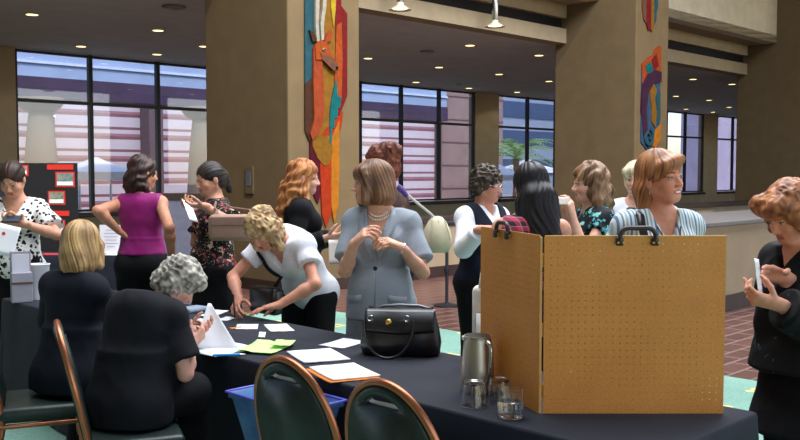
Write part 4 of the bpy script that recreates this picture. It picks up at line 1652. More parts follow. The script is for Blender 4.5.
        for sd in (-1, 1):
            Cp((sd * .054, -.002, -.050), (sd * .022, .058, -.088), .018, .016, .03)
            E((sd * .036, .056, -.034), (.028, .028, .028), .02)
            E((sd * .032, .094, -.001), (.017, .016, .0125), .012, 'sub')
            E((sd * .0315, .0735, -.002), (.0150, .0145, .0135), .004)
            Cp((sd * .016, .086, .016), (sd * .046, .072, .014), .008, .006, .012)
            E((sd * .076, -.010, -.012), (.010, .019, .031), .006)
            E((sd * .011, .096, -.037), (.0085, .010, .008), .008)
        Cp((0, .084, .006), (0, .106, -.032), .0075, .0105, .012)
        Cp((-.019, .083, -.0605), (.019, .083, -.0605), .0058, .0058, .008)
        Cp((-.016, .082, -.071), (.016, .082, -.071), .0068, .0068, .008)
        Cp((-.022, .094, -.0655), (.022, .094, -.0655), .0018, .0018, .004, 'sub')
        # arms
        for k in 'RL':
            S, El, Wr = self.sh[k], self.el[k], self.wr[k]
            ww2 = .5 + .5 * w
            g.ell(A, S, V3(.047, .047, .050) * s * ww2, None, k=.03)
            g.cap(A, S, El, .042 * s * ww2, .034 * s * ww2, k=.025)
            m = El + (Wr - El) * .3
            g.cap(A, El, m, .034 * s * ww2, .036 * s * ww2, k=.02)
            g.cap(A, m, Wr, .036 * s * ww2, .0245 * s, k=.02)
            self._hand(Hn, k)
        # legs
        for k in 'RL':
            hip, kn, an, toe = self.leg[k]
            ww2 = .4 + .6 * w
            g.cap(Lg, hip, kn, .083 * s * ww2, .054 * s, k=.04)
            cm = kn + (an - kn) * .32 - V3(0, .012, 0)
            g.cap(Lg, kn, cm, .052 * s, .052 * s, k=.03)
            g.cap(Lg, cm, an, .052 * s, .034 * s, k=.03)
            g.cap(Lg, an, toe, .036 * s, .030 * s, k=.02, flat=None)
            g.cap(Lg, an - V3(0, .03, .045), toe + V3(0, .04, -.005), .028 * s, .024 * s, k=.02)
        self.T, self.A, self.Lg, self.Hd, self.Hn = T, A, Lg, Hd, Hn
        T = T.copy(); Lg = Lg.copy()
        if self.sit:
            X, Y, Z = g.full()
            c = np.minimum(np.minimum(.528 - Z, .25 - Y), Z - .36) + 0 * X
            T = smax(T, c, .01); Lg = smax(Lg, c, .01)
        B = smin(T, Lg, .04)
        B = smin(B, A, .025)
        B = smin(B, Hd, .03)
        B = smin(B, Hn, .012)
        v, q = mesh_field(B, g)
        v, q = biggest_piece(v, q)
        self.body = to_object('body', v, q, M_SKIN, self.root, colors=self._skin_colors)
        return self

    def _hand(self, A, k):
        g, s = self.grid, self.s
        hd, pn, curl, thumb, sd = self.hand[k]
        wr = self.wr[k]
        side = np.cross(pn, hd) * sd      # towards the thumb
        side = unit(side)
        if sd < 0: side = unit(np.cross(pn, hd) * 1.0) * -1
        # palm facing along pn; for a right hand the thumb is at cross(hd, pn)
        side = unit(np.cross(hd, pn)) * (1 if sd > 0 else -1)
        P0 = wr + hd * .012 * s
        for j, off in enumerate((.028, .010, -.009, -.026)):
            g.cap(A, P0 + side * off * .55 * s, wr + hd * (.088 - .004 * abs(j - 1)) * s + side * off * s, .0145 * s, .0125 * s, k=.014, m=.03)
        g.cap(A, wr - hd * .02 * s, wr + hd * .04 * s, .026 * s, .021 * s, k=.02, m=.03, flat=(pn, .72))
        lens = ((.040, .024, .020), (.045, .028, .022), (.041, .026, .021), (.031, .019, .018))
        for j, (off, ls) in enumerate(zip((.029, .010, -.010, -.028), lens)):
            p = wr + hd * (.088 - .004 * abs(j - 1)) * s + side * off * s
            ang = 0.0
            d = unit(hd + side * off * 2.2)
            rad = (.0090, .0082, .0074, .0066)
            c = curl[j] if isinstance(curl, (tuple, list)) else curl * (1 + .12 * (j - 1))
            for i, l in enumerate(ls):
                ang = c * (.75, 1.0, .7)[i]
                d = rotv(d, np.cross(d, pn), ang)
                p2 = p + d * l * s
                g.cap(A, p, p2, rad[i] * s, rad[i + 1] * s, k=.004, m=.025)
                p = p2
        # thumb
        p = wr + hd * .022 * s + side * .026 * s + pn * .006 * s
        d = unit(hd * .55 + side * (1.0 - .5 * thumb) + pn * (.25 + .5 * thumb))
        for i, (l, ra, rb) in enumerate(((.042, .0125, .0105), (.030, .0102, .009), (.024, .009, .0072))):
            p2 = p + d * l * s
            g.cap(A, p, p2, ra * s, rb * s, k=.006, m=.025)
            p = p2
            d = unit(d + hd * .45 + pn * .35 * thumb - side * .25 * thumb)

    def _to_head(self, v):
        return ((v - self.Hc) @ self.Rh.T) / self.hs

    def _skin_colors(self, v):
        c = np.tile(self.skin, (len(v), 1))
        h = self._to_head(v)
        x, y, z = h.T
        near = (np.abs(x) < .09) & (np.abs(y) < .14) & (np.abs(z) < .13)
        n = vnoise(v[:, 0] * 22, v[:, 1] * 22, v[:, 2] * 22)
        c *= (1 + .05 * n)[:, None]
        def blend(m, col):
            m = np.clip(m, 0, 1)[:, None] * near[:, None]
            c[:] = c * (1 - m) + col * m
        blush = np.exp(-(((np.abs(x) - .038) / .02) ** 2 + ((z + .034) / .018) ** 2)) * (y > .02) * .35
        blend(blush, self.skin * np.array([1.0, .62, .6]))
        lip = ((np.abs(x) / .025) ** 2 + ((z + .0655) / .0125) ** 2 < 1) & (y > .066)
        blend(lip * .9, self.lips)
        line = (np.abs(z + .0655) < .0022) & (np.abs(x) < .021) & (y > .066)
        blend(line * .8, self.lips * .35)
        br = (np.abs(z - .017 - .006 * np.cos((np.abs(x) - .032) / .018 * 1.4)) < .0042) & (np.abs(np.abs(x) - .032) < .018) & (y > .05)
        blend(br * .85, self.brow)
        ey = (((np.abs(x) - .0315) / .0125) ** 2 + ((z + .002) / .0065) ** 2 < 1) & (y > .055)
        blend(ey * .95, np.array([.62, .60, .58]))
        ir = (((np.abs(x) - .0315) / .0056) ** 2 + ((z + .002) / .0062) ** 2 < 1) & (y > .055)
        blend(ir * 1.0, np.array([.05, .035, .025]))
        lash = (np.abs(z - .0040 + .35 * (np.abs(x) - .0315) ** 2 / .02) < .0022) & (np.abs(np.abs(x) - .0315) < .014) & (y > .05)
        blend(lash * .85, self.brow * .4)
        # nails
        return c

    # -------------------------------------------------- clothes
    def chest_coords(self):
        X, Y, Z = self.grid.full()
        px, py, pz = X - self.N[0], Y - self.N[1], Z - self.N[2]
        out = []
        for a in self.Rc: out.append((px * a[0] + py * a[1] + pz * a[2]) / self.s)
        return out

    def pelvis_z(self):
        X, Y, Z = self.grid.full()
        a = self.Rp[2]
        return ((X - self.P[0]) * a[0] + (Y - self.P[1]) * a[1] + (Z - self.P[2]) * a[2]) / self.s

    def garment(self, name, mat, off=.012, torso=True, sleeves=0.0, legs=0.0, hem=-.04, waist=None, neck=('round', .07, .05), ease=.008, fold=.009, fscale=9.0, sleeveless=None,
                flare=0.0, skirt=None, back=-.0, extra=None, label=None, open_front=None, cuff=0.0, grow=1.0):
        g, s = self.grid, self.s
        F = g.new()
        if torso: F = np.minimum(F, self.T)
        for k in 'RL':
            fr = sleeves.get(k, 0) if isinstance(sleeves, dict) else sleeves
            if fr > 0:
                S, El, Wr = self.sh[k], self.el[k], self.wr[k]
                w2 = .5 + .5 * self.w
                Fs = g.new()
                g.ell(Fs, S, V3(.047, .047, .050) * s * w2, None, k=.03)
                t = min(1, fr)
                if fr < 1:
                    E2 = S + (El - S) * t
                    g.cap(Fs, S, S + (El - S) * min(1.0, t + .12), .042 * s * w2, (.042 - .008 * t) * s * w2 + ease + cuff, k=.025)
                    dr = unit(El - S)
                else:
                    g.cap(Fs, S, El, .042 * s * w2, .034 * s * w2 + ease, k=.025)
                    E2 = El + (Wr - El) * min(1.0, fr - 1)
                    g.cap(Fs, El, E2 + (Wr - El) * .1, .034 * s * w2 + ease, .029 * s + ease + cuff, k=.02)
                    dr = unit(Wr - El)
                X, Y, Z = g.full()
                pl = (X - E2[0]) * dr[0] + (Y - E2[1]) * dr[1] + (Z - E2[2]) * dr[2]
                near = (X - E2[0]) ** 2 + (Y - E2[1]) ** 2 + (Z - E2[2]) ** 2 < .15 ** 2
                Fs = np.where(near, smax(Fs, (pl + off).astype(np.float32), .004), Fs)
                F = smin(F, Fs, .03)
        if legs > 0:
            if not torso: 
                Lt = self.T.copy()
                if waist is not None: pass
                F = smin(F, Lt, .0)
            for k in 'RL':
                hip, kn, an, toe = self.leg[k]
                w2 = .4 + .6 * self.w
                g.cap(F, hip, kn, .083 * s * w2, .056 * s + ease, k=.04)
                t = min(1.0, max(0, legs - 1))
                a2 = kn + (an - kn) * t
                if t > 0: g.cap(F, kn, a2, .055 * s + ease, .048 * s + ease + cuff, k=.03)
        if skirt:
            z1, rx, ry, yo = skirt
            hip = self.P
            if self.sit:
                for k in 'RL':
                    h_, kn, an, toe = self.leg[k]
                    g.cap(F, h_, kn, .095 * s, .075 * s, k=.05)
                g.cap(F, self.leg['R'][0] + V3(-.05, .1, .0), self.leg['R'][1] * .5 + self.leg['L'][1] * .5, .09 * s, .07 * s, k=.05)
            else:
                g.cone(F, self.P[2] + .0 * s, z1, (0, -.005), (0, yo), (.160 * s * self.w, .125 * s), (rx, ry), k=.03)
        if extra:
            for e in extra: e(g, F)
        F = F - off
        if self.sit:
            X, Y, Z = g.full()
            F = smax(F, np.minimum(np.minimum(.517 - Z, .24 - Y), Z - .36) + 0 * X, .01)
        pz = self.pelvis_z()
        if hem is not None: F = smax(F, (hem - pz) * s, .006)
        if waist is not None: F = smax(F, (pz - waist) * s, .006)
        if torso or neck:
            xc, yc, zc = self.chest_coords()
            if neck and torso:
                kind, wd, dp = neck[:3]
                topb = neck[3] if len(neck) > 3 else .012
                if kind == 'v':
                    cut = np.maximum(-(zc + dp - np.abs(xc) * (dp + .01) / wd) * .7, -(yc + .03))
                    cut = np.minimum(cut, topb + .0 - zc + 0 * yc)
                elif kind == 'round':
                    cut = np.maximum(np.sqrt((xc / wd) ** 2 + (np.minimum(zc, 0) / dp) ** 2) * min(wd, dp) - min(wd, dp), -(yc + .025))
                    cut = np.maximum(cut, -(zc + dp + .02))
                    cut = np.minimum(cut, topb - zc)
                else:
                    cut = topb - zc + 0 * yc + 0 * xc
                F = smax(F, -(cut * s), .004)
            if sleeveless:
                F = smax(F, (np.abs(xc) - sleeveless + .0 * yc) * s + np.minimum(0, (zc + .17)) * .0 - np.maximum(0, -(zc + .15)) * .6, .004)
            if open_front:
                wtop, wbot, ztop, zbot = open_front
                tt = np.clip((zc - zbot) / (ztop - zbot), 0, 1)
                half = wbot + (wtop - wbot) * tt
                F = smax(F, np.minimum(half - np.abs(xc), yc - .0) * s, .004)
        v, q = mesh_field(F, g)
        if len(q) == 0: return None
        v, q = biggest_piece(v, q)
        def disp(v, n):
            a = vnoise(v[:, 0] * fscale, v[:, 1] * fscale, v[:, 2] * fscale * .7)
            b = vnoise(v[:, 0] * fscale * 2.3 + 7, v[:, 1] * fscale * 2.3, v[:, 2] * fscale * 1.2 + v[:, 0] * 9)
            r = 1 - np.abs(vnoise(v[:, 0] * fscale * 1.4 + v[:, 2] * 6, v[:, 1] * fscale * 1.4, v[:, 2] * fscale * .9 - 5)) * 2
            return fold * (.45 * a + .25 * b + .35 * r) + fold * .35
        o = to_object(name, v, q, mat, self.root, disp=disp if fold else None)
        if label: o['label'] = label
        return o

    # -------------------------------------------------- hair
    def hair(self, prims, cuts, dark, light, style='straight', amp=.003, h=.0042, lo=(-.16, -.2, -.22), hi=(.16, .16, .18), name='hair', mix_bias=0.0, streak=38, face_cut=(0, .118, -.048, .064, .074, .108), label=None):
        """prims/cuts in head coordinates: ('e', centre, radii, k) or ('c', a, b, ra, rb, k). Built in head space on its own grid."""
        ax = [axis(lo[d], hi[d], [], hc=h) for d in range(3)]
        g = Grid(ax)
        F = g.new()
        def run(ps, op):
            for p in ps:
                if p[0] == 'e': g.ell(F, p[1], p[2], None, k=p[3] if len(p) > 3 else .03, op=op)
                else: g.cap(F, p[1], p[2], p[3], p[4], k=p[5] if len(p) > 5 else .03, op=op)
        run(prims, 'add')
        if face_cut: run([('e', face_cut[:3], face_cut[3:], .012)], 'sub')
        run(cuts, 'sub')
        v, q = mesh_field(F, g)
        v, q = biggest_piece(v, q)
        seed = len(prims) * 3.7 + abs(hash(style)) % 1 + self.pos.x * 5
        def strand(v, fr, zf=5.0):
            az = np.arctan2(v[:, 0], v[:, 1] + .02)
            wob = .25 * np.sin(v[:, 2] * 14 + seed)
            if style in ('curly', 'fluffy'):
                return vnoise(v[:, 0] * fr * 2.2 + 3, v[:, 1] * fr * 2.2, v[:, 2] * fr * 2.0 + seed)
            if style == 'back':      # combed back from the brow
                az = np.arctan2(v[:, 0], v[:, 2] - .0)
                return vnoise(np.cos(az) * fr * .5 + 9, np.sin(az) * fr * .5 + seed, v[:, 1] * zf)
            return vnoise(np.cos(az + wob) * fr * .5 + 9, np.sin(az + wob) * fr * .5 + seed, v[:, 2] * zf)
        def disp(v, n):
            if style == 'curly':
                return amp * (1.0 * (1 - 2 * np.abs(vnoise(v[:, 0] * 42, v[:, 1] * 42, v[:, 2] * 42 + seed))) + .5 * vnoise(v[:, 0] * 80, v[:, 1] * 80, v[:, 2] * 80)) + .3 * amp
            if style == 'fluffy':
                return amp * (1.1 * vnoise(v[:, 0] * 26, v[:, 1] * 26, v[:, 2] * 26 + seed) + .6 * (1 - 2 * np.abs(vnoise(v[:, 0] * 50, v[:, 1] * 50, v[:, 2] * 34)))) + .2 * amp
            if style == 'wavy':
                return amp * (1.2 * np.sin(v[:, 2] * 75 + 5 * np.arctan2(v[:, 0], v[:, 1]) + 3 * vnoise(v[:, 0] * 20, v[:, 1] * 20, v[:, 2] * 8)) + .9 * strand(v, 16))
            return amp * (strand(v, 18) + .6 * strand(v, 40))
        D, Lc = srgb_arr(dark), srgb_arr(light)
        def colors(v):
            t = .5 + .45 * strand(v, streak if style not in ('curly', 'fluffy') else 26, 3.0) + .35 * vnoise(v[:, 0] * 30, v[:, 1] * 30, v[:, 2] * 16) + mix_bias
            t = np.clip(t, 0, 1)[:, None]
            return D * (1 - t) + Lc * t
        o = to_object(name, v * self.hs, q, M_HAIR, self.root, colors=colors, disp=disp)
        M = Matrix(((self.Rh[0][0], self.Rh[1][0], self.Rh[2][0], self.Hc[0]), (self.Rh[0][1], self.Rh[1][1], self.Rh[2][1], self.Hc[1]), (self.Rh[0][2], self.Rh[1][2], self.Rh[2][2], self.Hc[2]), (0, 0, 0, 1)))
        o.matrix_local = M
        if label: o['label'] = label
        return o

    def head_matrix(self):
        R, H = self.Rh, self.Hc
        return Matrix(((R[0][0], R[1][0], R[2][0], H[0]), (R[0][1], R[1][1], R[2][1], H[1]), (R[0][2], R[1][2], R[2][2], H[2]), (0, 0, 0, 1)))

    def shoes(self, mat):
        for k in 'RL':
            hip, kn, an, toe = self.leg[k]
            lo = np.minimum(an, toe) - .08; hi = np.maximum(an, toe) + V3(.08, .12, .06); lo[2] = -.003
            g = Grid([axis(lo[d], hi[d], [], hc=.007) for d in range(3)])
            F = g.new()
            h = an.copy(); h[2] = .05; h[1] -= .03
            t = toe.copy(); t[2] = .045; t[1] += .05
            g.cap(F, h, t, .044 * self.s, .040 * self.s, k=.02)
            g.cap(F, an - V3(0, .01, .0), h, .046, .045, k=.02)
            X, Y, Z = g.full()
            F = smax(F, (.012 - Z) + 0 * X + 0 * Y, .004)
            F = smax(F, (Z - .105) + 0 * X + 0 * Y, .004)
            v, q = mesh_field(F.astype(np.float32), g)
            to_object('shoe', v, q, mat, self.root)

    def shell_strip(self, name, mat, pts, r, flat=None, smooth=60, n=10):
        q = MB(); q.tube([tuple(p) for p in pts], r, n, flat=flat)
        return q.build(name, mat, self.root, smooth=smooth)
# ------------------------------------------------------------------ fabrics
def fabric(name, rgb, rough=.85, var=.12, weave=500, sheen=.0, scale=10):
    t = NT('fabric_' + name)
    v = t.coords('Object')
    c = lin(rgb)
    t.base(t.ramp(t.noise(v, scale, 3), [(.3, tuple(x * (1 - var) for x in c[:3])), (.7, tuple(min(1, x * (1 + var)) for x in c[:3]))]))
    t.bump(t.noise(v, weave, 2), .25, .001)
    return t.set(rough, 0, .2, **{'Sheen Weight': sheen})


def blobs(name, ground, cols, scale, thr, dist=.35, rough=.7, second=None):
    """Printed cloth: soft-edged blots of several colours on a ground."""
    t = NT('print_' + name)
    v = t.coords('Object')
    n = t.n.new('ShaderNodeTexNoise'); n.inputs['Scale'].default_value = scale * 1.3; t.link(v, n.inputs['Vector'])
    mv = t.n.new('ShaderNodeVectorMath'); mv.operation = 'MULTIPLY_ADD'
    t.link(n.outputs['Color'], mv.inputs[0]); mv.inputs[1].default_value = (dist / scale * 3,) * 3; t.link(v, mv.inputs[2])
    vo = t.n.new('ShaderNodeTexVoronoi'); vo.inputs['Scale'].default_value = scale
    t.link(mv.outputs[0], vo.inputs['Vector'])
    mask = t.math('LESS_THAN', vo.outputs['Distance'], thr)
    sep = t.n.new('ShaderNodeSeparateColor'); t.link(vo.outputs['Color'], sep.inputs[0])
    pick = t.ramp(sep.outputs[0], [(i / len(cols), lin(c)) for i, c in enumerate(cols)], 'CONSTANT')
    col = t.mix(mask, lin(ground), pick)
    if second:
        vo2 = t.n.new('ShaderNodeTexVoronoi'); vo2.inputs['Scale'].default_value = scale * 2.3; t.link(mv.outputs[0], vo2.inputs['Vector'])
        col = t.mix(t.math('LESS_THAN', vo2.outputs['Distance'], thr * .55), col, lin(second))
    t.base(col)
    return t.set(rough, 0, .2)


def stripes(name, cols, period, axis_=0, wob=.02):
    t = NT('stripe_' + name)
    v = t.coords('Object')
    sep = t.n.new('ShaderNodeSeparateXYZ'); t.link(v, sep.inputs[0])
    w = t.math('ADD', sep.outputs[axis_], t.math('MULTIPLY', t.noise(v, 5, 2), wob))
    f = t.math('FRACT', t.math('DIVIDE', w, period))
    t.base(t.ramp(f, [(p, lin(c)) for p, c in cols], 'CONSTANT'))
    return t.set(.75, 0, .25, **{'Sheen Weight': .15})


def plaid(name, base, red, white, period):
    t = NT('plaid_' + name)
    v = t.coords('Object')
    sep = t.n.new('ShaderNodeSeparateXYZ'); t.link(v, sep.inputs[0])
    a = t.math('FRACT', t.math('DIVIDE', t.math('ADD', sep.outputs[0], sep.outputs[1]), period))
    b = t.math('FRACT', t.math('DIVIDE', sep.outputs[2], period))
    ca = t.ramp(a, [(0, lin(base)), (.5, lin(red)), (.9, lin(white))], 'CONSTANT')
    cb = t.ramp(b, [(0, lin(base)), (.5, lin(red)), (.9, lin(white))], 'CONSTANT')
    t.base(t.mix(.5, ca, cb))
    return t.set(.8)


M_BLACKF = fabric('black', (17, 17, 20), weave=300)
M_BLACKJ = fabric('black_jacket', (18, 19, 24), weave=300)
M_NAVY = fabric('navy', (22, 26, 40))
M_NAVYJ = fabric('navy_jacket', (19, 22, 32))
M_GREYSUIT = fabric('grey_suit', (144, 151, 160), var=.1, weave=420, scale=160)
M_WHITEF = fabric('white', (232, 232, 240), var=.03)
M_BLOUSE = fabric('white_blouse', (226, 226, 234), var=.06, scale=60)
M_MAGENTA = fabric('magenta', (136, 24, 102), .5, sheen=.1)
M_SHOE = plain('black_shoe', (20, 20, 22), .35)
M_SPOT = blobs('black_spots', (228, 226, 222), [(22, 22, 26), (30, 30, 30)], 29, .40, .3)
M_FLORAL = blobs('floral', (26, 22, 26), [(166, 60, 62), (206, 180, 150), (70, 66, 50), (120, 40, 50)], 22, .38, .6, second=(214, 196, 170))
M_TEALPR = blobs('teal_floral', (26, 28, 34), [(86, 176, 182), (60, 130, 140), (130, 196, 190)], 22, .36, .7)
M_SHIRT = stripes('shirt', [(0, (206, 218, 224)), (.22, (96, 128, 160)), (.4, (214, 220, 218)), (.55, (150, 176, 190)), (.72, (222, 224, 214)), (.86, (112, 138, 150))], .052)
M_PLAID = plaid('pink', (26, 20, 26), (196, 58, 92), (222, 140, 160), .045)
M_PATJ = blobs('jacket_pattern', (12, 12, 15), [(44, 52, 58), (16, 16, 20), (66, 62, 50)], 18, .2, .8)
M_BROWNP = blobs('brown_pattern', (74, 54, 46), [(120, 90, 70), (50, 36, 32), (96, 70, 110)], 24, .34, .6)
M_PEARL = plain('pearl', (240, 234, 220), .2, var=.02)
M_EARR = plain('earring_silver', (214, 214, 220), .2, .9)


def eyes(p):
    pass


def collar(p, mat, wd=.062, dp=.07, h=.045, spread=.035, name='collar'):
    """A turned down shirt collar: two leaves from the nape to the throat."""
    q = MB()
    for sd in (-1, 1):
        rows = []
        for i in range(13):
            a = PI - i / 12 * (PI * .92)
            x = sd * wd * math.sin(a); y = .012 - (wd + .004) * -math.cos(a) * .9
            y = -.010 + .062 * -math.cos(a)
            drop = .0 - dp * max(0, -math.cos(a)) ** 2 * .55
            inn = p.N + (p.r * x + p.f * y + p.up * (.030 + drop)) * p.s
            ou = p.N + (p.r * (x * 1.28 + sd * spread * max(0, -math.cos(a))) + p.f * (y * 1.22 + .006) + p.up * (.030 + drop - h * (.7 + .5 * max(0, -math.cos(a))))) * p.s
            mid = (inn + ou) / 2 + (p.r * sd * .008 * math.sin(a) + p.up * .012) * p.s
            rows.append([q.bm.verts.new(tuple(t)) for t in (inn, mid, ou)])
        for a_, b_ in zip(rows, rows[1:]):
            for k in range(2): q.bm.faces.new((a_[k], a_[k + 1], b_[k + 1], b_[k]))
    return q.build(name, mat, p.root, smooth=60, solidify=.004)


def lapels(p, mat, top=.0, low=-.24, w=.055, gap=.012, y0=.115):
    """Two flat lapels lying on the jacket front."""
    for sd in (-1, 1):
        q = MB()
        rows = []
        for i in range(9):
            t = i / 8
            z = top + (low - top) * t
            xin = gap + (.060 - gap) * (1 - t) ** 1.2
            xout = xin + w * (math.sin(min(1, t * 1.6 + .25) * PI * .62)) * (1 - t ** 3)
            row = []
            for x in (xin, (xin + xout) / 2, xout):
                row.append((x, z))
            rows.append(row)
        vs = []
        for row in rows:
            r_ = []
            for (x, z) in row:
                # project on the garment front: cast from in front
                o_ = p.N + (p.r * sd * x + p.f * .4 + p.up * z) * p.s
                r_.append(tuple(o_))
            vs.append(r_)
        from mathutils.bvhtree import BVHTree
        bv = p.front_bvh
        grid = []
        for r_ in vs:
            g_ = []
            for o_ in r_:
                h = bv.ray_cast(Vector(o_), Vector(-p.f))
                pt = h[0] if h[0] is not None else Vector(o_) - Vector(p.f) * .3
                g_.append(q.bm.verts.new(pt + Vector(p.f) * .006))
            grid.append(g_)
        for a_, b_ in zip(grid, grid[1:]):
            for k in range(2): q.bm.faces.new((a_[k], a_[k + 1], b_[k + 1], b_[k]))
        q.build('lapel', mat, p.root, smooth=60, solidify=.005)


def set_front(p, o):
    from mathutils.bvhtree import BVHTree
    me = o.data
    p.front_bvh = BVHTree.FromPolygons([v.co for v in me.vertices], [tuple(f.vertices) for f in me.polygons])


def on_front(p, x, z, out=.006):
    o_ = p.N + (p.r * x + p.f * .5 + p.up * z) * p.s
    h = p.front_bvh.ray_cast(Vector(o_), Vector(-p.f))
    return (h[0] if h[0] is not None else Vector(o_) - Vector(p.f) * .4) + Vector(p.f) * out


def trousers(p, mat, name='trousers', legs=1.92, ease=.02, off=.012, waist=.13):
    return p.garment(name, mat, off=off, torso=False, legs=legs, hem=None, waist=waist, neck=None, ease=ease, fold=.008, fscale=6)


# ================================================================== WHO IS WHERE
TALLHAIR = None

# 1 woman in the spotted blouse, far left, looking at a phone
p = Person('woman in a white blouse with black spots looking down at a phone', at(19, 300, 6.6).xy, 172, H=1.71, lean=4, head=(4, 32, 0), width=1.12,
           arms={'R': dict(w=at(5, 224, 6.28), pole=(.8, -.2, -.8), dir=(.7, -.3, .0), palm=(0, .5, .8), curl=.6), 'L': dict(w=at(24, 224, 6.28), pole=(-.9, -.2, -.6), dir=(-.8, -.3, .05), palm=(0, .5, .8), curl=.7)},
           skin=(196, 142, 116))
p.build_body()
p.garment('blouse', M_SPOT, off=.014, sleeves=.72, hem=-.05, neck=('v', .085, .16), ease=.022, cuff=.012)
trousers(p, M_BLACKF); p.shoes(M_SHOE)
p.hair([('e', (0, -.016, .034), (.084, .102, .092)), ('e', (0, -.095, .045), (.045, .04, .045), .02), ('e', (0, -.04, -.03), (.078, .07, .06))], [('e', (0, -.02, -.14), (.1, .1, .06), .02)], (30, 22, 18), (70, 48, 36), 'back', amp=.003,
       face_cut=(0, .118, -.040, .070, .074, .112))
SPOTTED = p
ph = thing('mobile_phone', 'small dark phone held by the woman in the spotted blouse', 'phone', at(12, 219, 6.2), math.radians(-8))
ph.rotation_euler = (math.radians(35), 0, math.radians(-8))
q = MB(); q.box((0, 0, 0), (.13, .075, .010), bevel=.004); q.build('case', plain('phone_case', (26, 26, 30), .3), ph)
q = MB(); q.box((0, 0, .0055), (.11, .062, .001)); q.build('screen', plain('phone_screen', (60, 66, 80), .1), ph)

o = sheet('poster_sheet', 'white sheet with a red dot hanging below the phone at the left edge', 'paper', 100, 300, .16, .21, 0, M_WHITE)
o.location = at(5, 240, 6.14); o.rotation_euler = (math.radians(80), math.radians(14), math.radians(6))
q = MB(); q.lathe([(0, .002), (.012, .002), (.012, 0)], 20, cap0=False, cap1=False); d_ = q.build('red_dot', plain('dot_red', (214, 50, 54), .6), o); d_.location = (-.02, .04, .001)

# 2 woman in the magenta top, her back to us, hand on hip
p = Person('woman in a sleeveless magenta top seen from behind, hand on hip', at(143, 300, 6.95).xy, 8, H=1.75, head=(38, 8, 4), width=1.12, stance=.2,
           arms={'L': dict(w=at(119, 231, 6.85), pole=(-.1, -1, -.4), dir=(.5, .35, -.5), palm=(.6, .4, .2), curl=.5), 'R': dict(w=at(172, 258, 6.8), pole=(.5, -.8, -.1), dir=(-.15, .4, -.8), palm=(-1, .2, 0), curl=.5)},
           skin=(190, 132, 104))
p.build_body()
p.garment('top', M_MAGENTA, off=.013, hem=.055, neck=('round', .085, .05, .0), sleeveless=.155, fold=.007,
          extra=[lambda g, F, p=p: g.cone(F, p.P[2] + .16, p.P[2] + .0, (0, 0), (0, -.01), (.13, .10), (.185, .15), k=.03)])
trousers(p, M_BLACKF); p.shoes(M_SHOE)
p.hair([('e', (0, -.02, .032), (.090, .108, .098)), ('e', (0, -.05, -.06), (.092, .082, .11)), ('c', (.03, -.05, -.09), (.075, .01, -.14), .05, .03), ('c', (-.04, -.06, -.09), (-.04, -.05, -.19), .06, .035)], [],
       (22, 15, 14), (62, 38, 32), 'wavy', amp=.005, face_cut=(0, .122, -.05, .068, .078, .112))

# 3 woman in the floral blouse, facing left, reading
p = Person('woman in a black floral blouse reading a white slip, tan bag at her side', at(216, 300, 6.7).xy, -108, H=1.70, head=(-18, 14, 0), width=1.22, bust=1.12, belly=.5,
           arms={'L': dict(w=at(205, 206, 6.3), pole=(-.3, -.9, -.7), dir=(-1, -.1, .05), palm=(0, .2, 1), curl=.7), 'R': dict(w=at(200, 210, 6.75), pole=(.5, -.6, -.6), dir=(-1, -.2, .1), palm=(0, -.3, 1), curl=.7)},
           skin=(194, 140, 114))
p.build_body()
p.garment('blouse', M_FLORAL, off=.016, sleeves=.8, hem=-.0, neck=('v', .07, .09), ease=.026, cuff=.02)
p.garment('skirt', M_BLACKF, off=.010, torso=False, hem=None, waist=.12, neck=None, skirt=(.42, .24, .2, 0), fold=.008, legs=0.01)
p.shoes(M_SHOE)
p.hair([('e', (0, -.016, .034), (.084, .102, .092)), ('e', (0, -.06, -.02), (.07, .06, .08)), ('c', (0, -.115, .0), (0, -.13, -.12), .036, .022)], [('e', (0, .02, -.14), (.1, .09, .06), .02)], (20, 16, 16), (64, 52, 48), 'back', amp=.003,
       face_cut=(0, .118, -.042, .070, .076, .112))
o = sheet('paper_slip', 'white slip held by the woman in the floral blouse', 'paper', 100, 300, .11, .17, 0, M_WHITE)
o.location = at(190, 211, 6.45); o.rotation_euler = (math.radians(60), math.radians(12), math.radians(70))
tb = thing('shoulder_bag', 'tan shoulder bag at the side of the woman in the floral blouse', 'bag', at(232, 240, 6.12), math.radians(4))
M_TAN = plain('tan_leather', (158, 126, 108), .5, var=.1, bump=.2, bscale=200)
q = MB(); q.box((0, 0, .085), (.31, .10, .18), bevel=.035, seg=3); q.build('body', M_TAN, tb, smooth=60)
q = MB(); q.box((0, -.052, .13), (.27, .012, .06), bevel=.005); q.build('flap', plain('tan_flap', (142, 110, 94), .5), tb)
Mi = Matrix.Rotation(-tb.rotation_euler.z, 3, 'Z')
shp = Mi @ ((p.root.matrix_basis @ Vector(p.sh['L'] + V3(0, 0, .066))) - tb.location)
q = MB(); q.tube([(-.12, .0, .15), (-.10, .02, .20), shp * .6 + Vector((-.06, -.05, .06)), shp + Vector((-.02, -.03, 0)), shp + Vector((.01, .04, 0)), shp * .6 + Vector((.04, .05, .06)), (.12, .02, .2), (.13, 0, .15)], .009, 8); q.build('strap', plain('tan_strap', (130, 98, 82), .5), tb, smooth=60)

